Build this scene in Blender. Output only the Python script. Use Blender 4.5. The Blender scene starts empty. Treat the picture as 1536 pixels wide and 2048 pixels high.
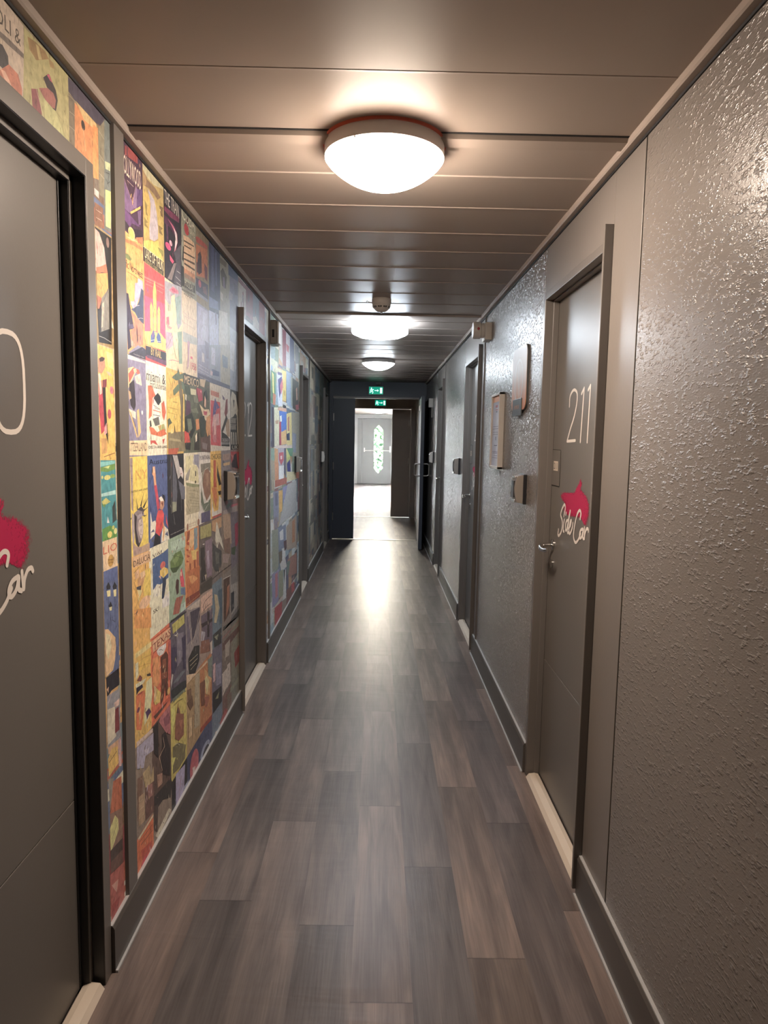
import bpy, bmesh, math, random
from mathutils import Vector, Matrix
C = bpy.context.scene.collection
CAM = {'M': [[0.999788, -0.008266, 0.018876], [-0.017916, 0.103855, 0.994431], [-0.01018, -0.994558, 0.103685]], 'h': 1.4979, 'lens': 24.3388, 'XL': -0.7241, 'XR': 0.6998}
XL, XR, H = CAM['XL'], CAM['XR'], 2.34
YB, YE = -3.2, 23.5
SX = {-1: XL, 1: XR}

# ------------------------------------------------------------------ materials
def lin(h):
    v = [int(h[i:i + 2], 16) / 255 for i in (0, 2, 4)]
    return [c / 12.92 if c <= .04045 else ((c + .055) / 1.055) ** 2.4 for c in v]
def mat(name, col, rough=.4, spec=.5, metal=0., coat=0.):
    m = bpy.data.materials.new(name); m.use_nodes = True
    b = m.node_tree.nodes['Principled BSDF']
    c = lin(col) if isinstance(col, str) else col
    b.inputs['Base Color'].default_value = (*c, 1)
    b.inputs['Roughness'].default_value = rough
    b.inputs['Specular IOR Level'].default_value = spec
    b.inputs['Metallic'].default_value = metal
    b.inputs['Coat Weight'].default_value = coat
    return m
def N(m, t, **kw):
    n = m.node_tree.nodes.new(t)
    for k, v in kw.items():
        if k in n.inputs: n.inputs[k].default_value = v
        else: setattr(n, k, v)
    return n
def LK(m, a, b): m.node_tree.links.new(a, b)
def P(m): return m.node_tree.nodes['Principled BSDF']
def paint(name, col, rough, var=.12, bump=0., bscale=120., vor=False, spec=.5, bdist=.002):
    """painted sheet: slight tone variation and optional bump"""
    m = mat(name, col, rough, spec); c = lin(col) if isinstance(col, str) else col
    tc = N(m, 'ShaderNodeTexCoord')
    n = N(m, 'ShaderNodeTexNoise', Scale=3.0, Detail=4.0); LK(m, tc.outputs['Object'], n.inputs['Vector'])
    r = N(m, 'ShaderNodeValToRGB'); r.color_ramp.elements[0].color = (*[x * (1 - var) for x in c], 1)
    r.color_ramp.elements[1].color = (*[x * (1 + var) for x in c], 1); LK(m, n.outputs['Fac'], r.inputs['Fac'])
    LK(m, r.outputs['Color'], P(m).inputs['Base Color'])
    if bump:
        b = N(m, 'ShaderNodeBump', Strength=bump, Distance=bdist)
        n2 = N(m, 'ShaderNodeTexNoise', Scale=bscale, Detail=2.0)
        mp = N(m, 'ShaderNodeMapping'); mp.inputs['Scale'].default_value = (1., .42, 1.) if vor else (1., 1., 1.); LK(m, tc.outputs['Object'], mp.inputs['Vector']); LK(m, mp.outputs[0], n2.inputs['Vector'])
        src = n2.outputs['Fac']
        if vor:
            mr = N(m, 'ShaderNodeMapRange', interpolation_type='SMOOTHSTEP'); mr.inputs['From Min'].default_value = .50; mr.inputs['From Max'].default_value = .74; LK(m, n2.outputs['Fac'], mr.inputs['Value'])
            n3 = N(m, 'ShaderNodeTexNoise', Scale=bscale * 2.3, Detail=2.0); LK(m, mp.outputs[0], n3.inputs['Vector'])
            mx = N(m, 'ShaderNodeMath', operation='MULTIPLY_ADD'); mx.inputs[1].default_value = .35; LK(m, n3.outputs['Fac'], mx.inputs[0]); LK(m, mr.outputs['Result'], mx.inputs[2])
            src = mx.outputs[0]
        LK(m, src, b.inputs['Height']); LK(m, b.outputs['Normal'], P(m).inputs['Normal'])
    return m
M = {}
M['tex'] = paint('textured_wall_paint', (.20, .180, .164), .26, .05, .5, 125., True, .5, .0034)
M['wall'] = paint('smooth_wall_paint', (.19, .171, .156), .36, .05, .1, 60.)
M['frame'] = paint('door_frame_paint', (.15, .136, .124), .34, .05)
M['leaf'] = paint('door_leaf_paint', (.15, .138, .126), .38, .04, .05, 200., False, .35)
M['ceil'] = paint('ceiling_panel_paint', (.34, .288, .252), .37, .04, .03, 6., False, .065)
M['base'] = paint('baseboard_paint', (.085, .076, .069), .4, .05)
M['navy'] = paint('dark_fire_door_paint', (.045, .054, .075), .42, .05)
M['vest'] = paint('vestibule_paint', (.40, .35, .31), .45, .05)
M['dark'] = mat('dark_gap', (.008, .008, .009), .8)
M['white'] = mat('white_plastic', (.62, .58, .53), .42)
M['cool'] = mat('white_enamel', (.7, .7, .7), .4)
M['cream'] = paint('threshold_cream', (.66, .57, .47), .38, .08)
M['caulk'] = mat('pale_sealant', (.42, .42, .42), .35)
M['chrome'] = mat('polished_metal', (.62, .6, .58), .18, metal=1.)
M['steel'] = mat('brushed_steel', (.5, .48, .45), .32, metal=1.)
M['black'] = mat('black_plastic_and_shade', (.02, .02, .022), .35)
M['grey'] = mat('grey_plastic', (.24, .215, .19), .42)
M['ring'] = mat('lamp_ring_grey', (.52, .49, .47), .4)
M['seal'] = mat('red_sealant', (.5, .10, .06), .6)
M['decal'] = mat('white_vinyl_lettering', (.72, .66, .6), .5)
M['hallwall'] = paint('far_hall_paint', (.34, .33, .32), .5, .05)
M['halldoor'] = paint('far_door_paint', (.13, .125, .12), .5, .05)
M['leaves'] = paint('hedge_leaves', (.05, .085, .04), .6, .6)
M['red'] = mat('red_mark', (.35, .02, .03), .4)
M['slate'] = mat('sign_slate', (.055, .06, .062), .45)
M['orange'] = mat('print_orange', (.62, .25, .1), .5)
M['ink'] = mat('print_ink', (.05, .045, .06), .5)
M['paper'] = mat('notice_paper', (.46, .45, .5), .35)
def glow(name, col, e):
    m = mat(name, col, .4); P(m).inputs['Emission Color'].default_value = (*col, 1); P(m).inputs['Emission Strength'].default_value = e; return m
M['warm'] = glow('warm_lamp_diffuser', (1., .82, .67), 25.)
M['coolL'] = glow('cool_lamp_diffuser', (.80, .90, 1.), 9.5)
M['coolS'] = glow('small_cool_lamp_diffuser', (.84, .93, 1.), 11.)
M['hallL'] = glow('hall_lamp_diffuser', (1., .90, .74), 85.)
M['green'] = glow('backlit_exit_green', (.0, .27, .17), .22)
M['exitw'] = glow('backlit_exit_white', (.55, .95, .85), .34)
# outdoor glass: see-through with a weak mirror
def glass(name, pattern=False):
    m = bpy.data.materials.new(name); m.use_nodes = True; nt = m.node_tree; nt.nodes.clear()
    o = nt.nodes.new('ShaderNodeOutputMaterial'); t = nt.nodes.new('ShaderNodeBsdfTransparent'); t.inputs[0].default_value = (.93, .96, .97, 1)
    g = nt.nodes.new('ShaderNodeBsdfGlossy'); g.inputs['Roughness'].default_value = .03
    f = nt.nodes.new('ShaderNodeFresnel'); x = nt.nodes.new('ShaderNodeMixShader')
    nt.links.new(f.outputs[0], x.inputs[0]); nt.links.new(t.outputs[0], x.inputs[1]); nt.links.new(g.outputs[0], x.inputs[2])
    last = x.outputs[0]
    if pattern:
        tc = nt.nodes.new('ShaderNodeTexCoord'); n = nt.nodes.new('ShaderNodeTexNoise'); n.inputs['Scale'].default_value = 16.; n.inputs['Detail'].default_value = 5.
        nt.links.new(tc.outputs['Object'], n.inputs['Vector'])
        r = nt.nodes.new('ShaderNodeValToRGB'); r.color_ramp.elements[0].position = .50; r.color_ramp.elements[1].position = .56
        r.color_ramp.elements[1].color = (.38, .38, .38, 1)
        nt.links.new(n.outputs['Fac'], r.inputs['Fac'])
        d = nt.nodes.new('ShaderNodeBsdfDiffuse'); d.inputs['Color'].default_value = (.25, .4, .38, 1)
        x2 = nt.nodes.new('ShaderNodeMixShader'); nt.links.new(r.outputs['Color'], x2.inputs[0]); nt.links.new(last, x2.inputs[1]); nt.links.new(d.outputs[0], x2.inputs[2]); last = x2.outputs[0]
    nt.links.new(last, o.inputs[0]); return m
M['glass'] = glass('window_glass'); M['etched'] = glass('etched_door_glass', True)
# printed wallpaper: colour per printed shape, faint paper mottling
def wallpaper_mat():
    m = mat('poster_wallpaper', (.5, .5, .5), .5, .4)
    a = N(m, 'ShaderNodeAttribute'); a.attribute_name = 'ink'
    tc = N(m, 'ShaderNodeTexCoord')
    n = N(m, 'ShaderNodeTexNoise', Scale=55.0, Detail=5.0); LK(m, tc.outputs['Object'], n.inputs['Vector'])
    mr = N(m, 'ShaderNodeMapRange'); mr.inputs['From Min'].default_value = .3; mr.inputs['From Max'].default_value = .7; mr.inputs['To Min'].default_value = .80; mr.inputs['To Max'].default_value = 1.16
    LK(m, n.outputs['Fac'], mr.inputs['Value'])
    mx = N(m, 'ShaderNodeMix', data_type='RGBA', blend_type='MULTIPLY'); mx.inputs['Factor'].default_value = 1
    LK(m, a.outputs['Color'], mx.inputs['A']); LK(m, mr.outputs['Result'], mx.inputs['B'])
    mp = N(m, 'ShaderNodeMapping'); mp.inputs['Scale'].default_value = (1., 90., 42.); LK(m, tc.outputs['Object'], mp.inputs['Vector'])
    n4 = N(m, 'ShaderNodeTexNoise', Scale=1.0, Detail=3.0, Distortion=1.2); LK(m, mp.outputs[0], n4.inputs['Vector'])
    r4 = N(m, 'ShaderNodeValToRGB'); e = r4.color_ramp.elements; e[0].position = .28; e[0].color = (.42, .38, .36, 1); e[1].position = .44; e[1].color = (1, 1, 1, 1)
    q = e.new(.62); q.color = (1, 1, 1, 1); q = e.new(.76); q.color = (1.35, 1.3, 1.2, 1); LK(m, n4.outputs['Fac'], r4.inputs['Fac'])
    m2 = N(m, 'ShaderNodeMix', data_type='RGBA', blend_type='MULTIPLY'); m2.inputs['Factor'].default_value = .75
    LK(m, mx.outputs['Result'], m2.inputs['A']); LK(m, r4.outputs['Color'], m2.inputs['B']); LK(m, m2.outputs['Result'], P(m).inputs['Base Color'])
    b = N(m, 'ShaderNodeBump', Strength=.08, Distance=.001); LK(m, n.outputs['Fac'], b.inputs['Height']); LK(m, b.outputs['Normal'], P(m).inputs['Normal'])
    return m
M['art'] = wallpaper_mat()
def floor_mat():
    m = mat('wood_plank_vinyl', (.1, .08, .07), .36, .34)
    uv = N(m, 'ShaderNodeUVMap'); uv.uv_map = 'plank'
    at = N(m, 'ShaderNodeAttribute'); at.attribute_name = 'tone'
    mp = N(m, 'ShaderNodeMapping'); mp.inputs['Scale'].default_value = (13., 1.3, 1.); LK(m, uv.outputs['UV'], mp.inputs['Vector'])
    n1 = N(m, 'ShaderNodeTexNoise', Scale=1.5, Detail=5.0, Distortion=.6); LK(m, mp.outputs[0], n1.inputs['Vector'])
    mp2 = N(m, 'ShaderNodeMapping'); mp2.inputs['Scale'].default_value = (190., 5., 1.); LK(m, uv.outputs['UV'], mp2.inputs['Vector'])
    n2 = N(m, 'ShaderNodeTexNoise', Scale=1., Detail=4.0); LK(m, mp2.outputs[0], n2.inputs['Vector'])
    r = N(m, 'ShaderNodeValToRGB'); e = r.color_ramp.elements
    e[0].position = .28; e[0].color = (.080, .066, .063, 1); e[1].position = .78; e[1].color = (.208, .172, .156, 1)
    k = r.color_ramp.elements.new(.5); k.color = (.132, .112, .107, 1)
    LK(m, n1.outputs['Fac'], r.inputs['Fac'])
    mr = N(m, 'ShaderNodeMapRange'); mr.inputs['From Min'].default_value = .3; mr.inputs['From Max'].default_value = .7; mr.inputs['To Min'].default_value = .86; mr.inputs['To Max'].default_value = 1.12
    LK(m, n2.outputs['Fac'], mr.inputs['Value'])
    a = N(m, 'ShaderNodeMix', data_type='RGBA', blend_type='MULTIPLY'); a.inputs['Factor'].default_value = 1
    LK(m, r.outputs['Color'], a.inputs['A']); LK(m, mr.outputs['Result'], a.inputs['B'])
    b = N(m, 'ShaderNodeMix', data_type='RGBA', blend_type='MULTIPLY'); b.inputs['Factor'].default_value = 1
    sx = N(m, 'ShaderNodeSeparateXYZ'); LK(m, uv.outputs['UV'], sx.inputs[0]); pp = N(m, 'ShaderNodeMath', operation='PINGPONG'); pp.inputs[1].default_value = .5; LK(m, sx.outputs['Y'], pp.inputs[0])
    je = N(m, 'ShaderNodeMapRange'); je.inputs['From Max'].default_value = .004; je.inputs['To Min'].default_value = .55; LK(m, pp.outputs[0], je.inputs['Value'])
    a2 = N(m, 'ShaderNodeMix', data_type='RGBA', blend_type='MULTIPLY'); a2.inputs['Factor'].default_value = 1; LK(m, a.outputs['Result'], a2.inputs['A']); LK(m, je.outputs['Result'], a2.inputs['B'])
    LK(m, a2.outputs['Result'], b.inputs['A']); LK(m, at.outputs['Color'], b.inputs['B']); LK(m, b.outputs['Result'], P(m).inputs['Base Color'])
    tc = N(m, 'ShaderNodeTexCoord'); mp3 = N(m, 'ShaderNodeMapping'); mp3.inputs['Scale'].default_value = (1.2, 4.2, 1.); LK(m, tc.outputs['Object'], mp3.inputs['Vector'])
    n3 = N(m, 'ShaderNodeTexNoise', Scale=1.4, Detail=3.0, Distortion=.5); LK(m, mp3.outputs[0], n3.inputs['Vector'])
    b1 = N(m, 'ShaderNodeBump', Strength=.5, Distance=.006); LK(m, n3.outputs['Fac'], b1.inputs['Height'])
    b2 = N(m, 'ShaderNodeBump', Strength=.25, Distance=.001); LK(m, n2.outputs['Fac'], b2.inputs['Height']); LK(m, b1.outputs['Normal'], b2.inputs['Normal'])
    LK(m, b2.outputs['Normal'], P(m).inputs['Normal'])
    return m
M['floor'] = floor_mat()
def spray_mat():
    m = mat('pink_sprayed_paint', (.42, .012, .07), .5)
    a = N(m, 'ShaderNodeAttribute'); a.attribute_name = 'cover'
    tc = N(m, 'ShaderNodeTexCoord'); n = N(m, 'ShaderNodeTexNoise', Scale=150., Detail=5.); LK(m, tc.outputs['Object'], n.inputs['Vector'])
    ad = N(m, 'ShaderNodeMath', operation='ADD'); LK(m, a.outputs['Fac'], ad.inputs[0]); LK(m, n.outputs['Fac'], ad.inputs[1])
    mr = N(m, 'ShaderNodeMapRange'); mr.inputs['From Min'].default_value = .70; mr.inputs['From Max'].default_value = 1.1; LK(m, ad.outputs[0], mr.inputs['Value'])
    LK(m, mr.outputs['Result'], P(m).inputs['Alpha'])
    return m
M['spray'] = spray_mat()
def plaque_mat():
    m = mat('plaque_print', (.7, .6, .5), .4)
    tc = N(m, 'ShaderNodeTexCoord'); s = N(m, 'ShaderNodeSeparateXYZ'); LK(m, tc.outputs['Object'], s.inputs[0])
    mr = N(m, 'ShaderNodeMapRange'); mr.inputs['From Min'].default_value = .06; mr.inputs['From Max'].default_value = .22; LK(m, s.outputs['Z'], mr.inputs['Value'])
    r = N(m, 'ShaderNodeValToRGB'); r.color_ramp.elements[0].color = (.60, .27, .14, 1); r.color_ramp.elements[1].color = (.56, .52, .5, 1); LK(m, mr.outputs['Result'], r.inputs['Fac'])
    LK(m, r.outputs['Color'], P(m).inputs['Base Color']); return m
M['plaque'] = plaque_mat()

# ------------------------------------------------------------------ mesh helpers
class MB:
    def __init__(s): s.v, s.f, s.mi, s.ms = [], [], [], []
    def m(s, name):
        if name not in s.ms: s.ms.append(name)
        return s.ms.index(name)
    def add(s, vs, fs, mt):
        o = len(s.v); k = s.m(mt); s.v += [tuple(p) for p in vs]
        for f in fs: s.f.append([i + o for i in f]); s.mi.append(k)
    def box(s, x0, x1, y0, y1, z0, z1, mt):
        x0, x1 = min(x0, x1), max(x0, x1); y0, y1 = min(y0, y1), max(y0, y1)
        s.add([(x0, y0, z0), (x1, y0, z0), (x1, y1, z0), (x0, y1, z0), (x0, y0, z1), (x1, y0, z1), (x1, y1, z1), (x0, y1, z1)],
              [(0, 3, 2, 1), (4, 5, 6, 7), (0, 1, 5, 4), (1, 2, 6, 5), (2, 3, 7, 6), (3, 0, 4, 7)], mt)
    def prism(s, pts, a, b, axis, mt):
        """polygon extruded along an axis between a and b; pts are the other two coordinates in order"""
        def q(p, t): return {'x': (t, p[0], p[1]), 'y': (p[0], t, p[1]), 'z': (p[0], p[1], t)}[axis]
        n = len(pts)
        s.add([q(p, a) for p in pts] + [q(p, b) for p in pts],
              [list(range(n))[::-1], list(range(n, 2 * n))] + [(i, (i + 1) % n, n + (i + 1) % n, n + i) for i in range(n)], mt)
    def tube(s, pts, r, mt, n=10):
        pts = [Vector(p) for p in pts]; rings = []
        rr = r if isinstance(r, (list, tuple)) else [r] * len(pts)
        for i, p in enumerate(pts):
            d = (pts[min(i + 1, len(pts) - 1)] - pts[max(i - 1, 0)]).normalized()
            u = d.cross(Vector((0, 0, 1)) if abs(d.z) < .9 else Vector((1, 0, 0))).normalized(); w = d.cross(u)
            rings.append([p + (u * math.cos(2 * math.pi * k / n) + w * math.sin(2 * math.pi * k / n)) * rr[i] for k in range(n)])
        vs = [v for r_ in rings for v in r_]; fs = []
        for i in range(len(pts) - 1):
            for k in range(n): fs.append((i * n + k, i * n + (k + 1) % n, (i + 1) * n + (k + 1) % n, (i + 1) * n + k))
        fs += [list(range(n))[::-1], [(len(pts) - 1) * n + k for k in range(n)]]
        s.add(vs, fs, mt)
    def lathe(s, prof, mt, n=64, c=(0, 0, 0), axis='z'):
        vs, fs = [], []
        for r, z in prof:
            for k in range(n):
                a = 2 * math.pi * k / n; x, y = r * math.cos(a), r * math.sin(a)
                vs.append((c[0] + x, c[1] + y, c[2] + z) if axis == 'z' else (c[0] + z, c[1] + x, c[2] + y) if axis == 'x' else (c[0] + x, c[1] + z, c[2] + y))
        for i in range(len(prof) - 1):
            for k in range(n): fs.append((i * n + k, i * n + (k + 1) % n, (i + 1) * n + (k + 1) % n, (i + 1) * n + k))
        s.add(vs, fs, mt)
    def build(s, name, parent=None, bevel=0., smooth=False, loc=(0, 0, 0), seg=2, label=None):
        me = bpy.data.meshes.new(name); l = Vector(loc)
        me.from_pydata([tuple(Vector(p) - l) for p in s.v], [], s.f)
        for k in s.ms: me.materials.append(M[k])
        me.polygons.foreach_set('material_index', s.mi)
        bm = bmesh.new(); bm.from_mesh(me); bmesh.ops.recalc_face_normals(bm, faces=bm.faces); bm.to_mesh(me); bm.free()
        if smooth:
            me.polygons.foreach_set('use_smooth', [True] * len(me.polygons))
            me.set_sharp_from_angle(angle=math.radians(38))
        me.update()
        o = bpy.data.objects.new(name, me); C.objects.link(o)
        if parent is not None:
            o.parent = parent; w = Vector((0, 0, 0)); q = parent
            while q is not None: w += q.location; q = q.parent
            o.location = l - w
        else: o.location = l
        if bevel:
            b = o.modifiers.new('edge', 'BEVEL'); b.width = bevel; b.segments = seg; b.limit_method = 'ANGLE'; b.angle_limit = math.radians(40)
        if label: o['label'] = label
        return o
def tag(o, label=None, cat=None, group=None, kind=None):
    if label: o['label'] = label
    if cat: o['category'] = cat
    if group: o['group'] = group
    if kind: o['kind'] = kind
    return o
def empty(name, loc, label=None, cat=None, group=None, kind=None):
    o = bpy.data.objects.new(name, None); C.objects.link(o); o.location = loc; o.empty_display_size = .05
    return tag(o, label, cat, group, kind)
def struct(o, label=None): return tag(o, label, kind='structure')
def font_mesh(txt):
    cu = bpy.data.curves.new('lettering', 'FONT'); cu.body = txt; cu.resolution_u = 2
    o = bpy.data.objects.new('lettering', cu); C.objects.link(o)
    me = o.to_mesh(); vs = [tuple(v.co) for v in me.vertices]; fs = [tuple(p.vertices) for p in me.polygons]
    o.to_mesh_clear(); bpy.data.objects.remove(o); bpy.data.curves.remove(cu); return vs, fs
def fit_text(txt, x0, y0, x1, y1):
    vs, fs = font_mesh(txt)
    if not vs: return [], []
    ax, bx = min(v[0] for v in vs), max(v[0] for v in vs); by = max(v[1] for v in vs)
    return [(x0 + (v[0] - ax) / (bx - ax) * (x1 - x0), y0 + v[1] / by * (y1 - y0)) for v in vs], fs
def stroke2d(pts, w):
    """flat ribbon polygons with round-ish joints"""
    out = []
    P2 = [Vector(p) for p in pts]
    for a, b in zip(P2, P2[1:]):
        d = b - a
        if d.length < 1e-6: continue
        d.normalize(); n = Vector((-d.y, d.x)) * w / 2
        out.append([a + n, a - n, b - n, b + n])
    for p in P2:
        out.append([p + Vector((math.cos(k * math.pi / 5), math.sin(k * math.pi / 5))) * w / 2 for k in range(10)])
    return out
def smooth2d(pts, n=6):
    if len(pts) < 3: return [Vector(p) for p in pts]
    P2 = [Vector(p) for p in pts]; P2 = [P2[0] * 2 - P2[1]] + P2 + [P2[-1] * 2 - P2[-2]]; out = []
    for i in range(1, len(P2) - 2):
        a, b, c, d = P2[i - 1:i + 3]
        for k in range(n):
            t = k / n; out.append(.5 * ((2 * b) + (c - a) * t + (2 * a - 5 * b + 4 * c - d) * t * t + (3 * b - a - 3 * c + d) * t ** 3))
    return out + [P2[-2]]

# ------------------------------------------------------------------ layout (metres; y runs down the corridor)
DOORS = {-1: [(.92, 1.755), (3.66, 4.465), (6.44, 7.135), (9.15, 9.93)], 1: [(2.195, 2.985), (4.83, 5.665), (7.48, 8.245)]}
OH = 2.095                       # opening height
JN = .035                        # near jamb width
def jam(y0):                     # far jamb width, opening height, head depth, stop width
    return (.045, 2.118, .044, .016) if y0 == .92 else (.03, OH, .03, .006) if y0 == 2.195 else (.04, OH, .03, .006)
def span(side):
    """wall stretches between the door frames"""
    y = YB; out = []
    for a, b in DOORS[side]: out.append((y, a - JN)); y = b + jam(a)[0]
    out.append((y, 13.34)); return out

# floor --------------------------------------------------------------------
def build_floor():
    edges = [-.90] + [-.721 + .168 * k for k in range(9)] + [.90]
    ph = [.6, .37, .11, .585, .0, .706, .30, .87, .59, .08]
    tone = [.95, 1.08, .78, 1.0, .90, 1.14, .90, 1.08, .84, 1.1]
    tint = [(1, .97, .95), (1.06, .98, .92), (.98, 1, 1.02), (1, 1, 1), (1, .99, .98), (1.03, .99, .96), (.98, 1, 1.02), (1.06, .98, .9), (1.0, .97, .97), (1.08, .98, .9)]
    sg = [1, -1, -1, 1, -1, .7, -.7, -1, -1, 1]
    vs, fs, uvs, cols = [], [], [], []
    for i in range(len(edges) - 1):
        x0, x1 = edges[i], edges[i + 1]; y = YB - 1 + ph[i] + .2
        ys = [YB]; t = math.floor(YB) + ph[i]
        while t <= YB: t += 1
        while t < YE + .3: ys.append(t); t += 1
        ys.append(YE + .3)
        for a, b in zip(ys, ys[1:]):
            o = len(vs); vs += [(x0, a, 0), (x1, a, 0), (x1, b, 0), (x0, b, 0)]; fs.append((o, o + 1, o + 2, o + 3))
            v1 = 1.0 if b - a > .99 else (b - a); v0 = 0.
            if a == YB: v0, v1 = 1 - (b - a), 1.
            u0 = i * .413; uvs += [(u0, v0), (u0 + x1 - x0, v0), (u0 + x1 - x0, v1), (u0, v1)]
            g0, g1 = [tone[i] * (1 + sg[i] * .2 * (2 * q - 1)) for q in (v0, v1)]; cols += [tuple(g * c for c in tint[i]) + (1,) for g in (g0, g0, g1, g1)]
    me = bpy.data.meshes.new('floor'); me.from_pydata(vs, [], fs)
    uv = me.uv_layers.new(name='plank'); ca = me.color_attributes.new('tone', 'FLOAT_COLOR', 'CORNER')
    for k, q in enumerate(uvs): me.uv_layers['plank'].data[k].uv = q
    for k, q in enumerate(cols): me.color_attributes['tone'].data[k].color = q
    me.materials.append(M['floor']); o = bpy.data.objects.new('floor', me); C.objects.link(o)
    return struct(o, 'dark wood plank vinyl floor of the long corridor')
build_floor()
b = MB(); b.box(-1.1, 1.1, YB - .1, YE + .2, -.12, -.004, 'dark'); struct(b.build('floor_slab'))

# ceiling: lateral panels with open V joints, cover strips at the module joints --------
def build_ceiling():
    y = YB; pts = [(YB, H)]; sm = [1.682 - .3 * k for k in range(1, 17)][::-1] + [1.682, 2.305, 2.603, 2.917, 3.193, 3.50, 3.80, 4.10, 4.40, 5.04, 5.34, 5.66, 5.99, 6.3, 6.62, 6.93, 7.68, 7.98, 8.28, 8.58, 8.9, 9.2, 9.5, 9.8] + [10.6 + .31 * k for k in range(41)]
    for s in sorted(sm): pts += [(s - .0035, H), (s - .001, H + .005), (s + .001, H + .005), (s + .004, H - .002), (s + .010, H - .002), (s + .016, H)] if s > 2 else [(s - .002, H), (s, H + .0012), (s + .002, H - .0004), (s + .01, H)]
    pts.append((YE, H)); b = MB(); n = len(pts)
    vs = [(-.95, p[0], p[1]) for p in pts] + [(.95, p[0], p[1]) for p in pts]
    b.add(vs, [(i, i + 1, n + i + 1, n + i) for i in range(n - 1)], 'ceil')
    b.box(-.95, .95, YB - .1, YE + .2, H + .02, H + .1, 'dark')
    struct(b.build('ceiling'), 'glossy grey ceiling of lateral metal panels')
build_ceiling()
for k, yj in enumerate((-.72, 1.998, 4.745, 7.36)):
    b = MB(); w = .075 if k == 1 else .03
    b.box(XL + .02, XR - .02, yj - .005, yj + .004, H - .0012, H + .012, 'dark')
    b.prism([(yj + .004, H), (yj + .012, H - .011), (yj + w - .012, H - .013), (yj + w, H)], XL + .02, XR - .02, 'x', 'ceil')
    struct(b.build('trim_%d' % (1 + k)), 'flat cover strip across the ceiling joint')

# walls ---------------------------------------------------------------------
def build_walls():
    for side, nm in ((-1, 'left'), (1, 'right')):
        X = SX[side]; b = MB()
        groov = {-1: [], 1: [1.925, 4.635, 7.345]}[side]
        for a, e in span(side):
            cuts = [a] + [g for g in groov if a < g < e] + [e]
            for i, (p, q) in enumerate(zip(cuts, cuts[1:])):
                sm = side < 0 or q - p < .3 or p > 8.3
                p2 = p + (.004 if i else 0); q2 = q - (.004 if i < len(cuts) - 2 else 0)
                b.box(X, X + side * .09, p2, q2, 0, H + .01, 'wall' if sm else 'tex')
        for a, e in DOORS[side]: b.box(X, X + side * .09, a - JN, e + jam(a)[0], jam(a)[1] + jam(a)[2], H + .01, 'wall')
        b.box(X + side * .10, X + side * .16, YB - .1, 13.4, -.02, H + .05, 'dark')
        o = b.build('wall_' + nm, bevel=.0015)
        struct(o, {'left': 'left corridor wall covered in vintage poster wallpaper', 'right': 'right corridor wall in glossy textured taupe paint'}[nm])
        WALL[side] = o
        # baseboard with a pale seal at its foot and head
        bb = MB()
        for a, e in span(side):
            e = min(e, 10.27)
            if e - a < .02: continue
            bb.prism([(X, 0), (X - side * .016, 0), (X - side * .016, .128), (X - side * .011, .137), (X, .137)], a, e, 'y', 'base')
            bb.box(X - side * .016, X - side * .023, a, e, 0, .007, 'caulk')
            bb.box(X - side * .0002, X - side * .010, a, e, .137, .1405, 'caulk')
        struct(bb.build('baseboard_' + nm), 'dark skirting along the %s wall' % nm)
        t = MB()
        t.prism([(X, H - .021), (X - side * .020, H - .021), (X - side * .024, H - .017), (X - side * .024, H), (X, H)], YB, 10.28, 'y', 'ceil')
        t.box(X + side * .001, X - side * .004, YB, 10.28, H - .028, H - .021, 'dark')
        struct(t.build('trim_%d' % (5 if side < 0 else 6)), 'slim cove trim between ceiling and %s wall' % nm)
    b = MB()
    for yj, w in ((-.80, .11), (1.928, .079), (4.585, .05), (7.20, .06)):
        b = MB(); b.prism([(XL, yj), (XL + .010, yj + .004), (XL + .010, yj + w - .004), (XL, yj + w)], .14, H - .022, 'z', 'frame')
        struct(b.build('trim_%d' % next(TR)), 'grey upright joint strip on the poster wall')
    for yj in (4.655, 7.365):
        b = MB(); b.prism([(XR, yj), (XR - .008, yj + .003), (XR - .008, yj + .022), (XR, yj + .025)], .14, H - .022, 'z', 'frame')
        struct(b.build('trim_%d' % next(TR)), 'slim upright strip beside the right wall joint')
    b = MB(); b.box(-1, 1, YB - .1, YB, 0, H + .05, 'wall'); struct(b.build('wall_back'), 'corridor wall behind the viewer')
WALL = {}; TR = iter(range(7, 40))
build_walls()

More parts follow.
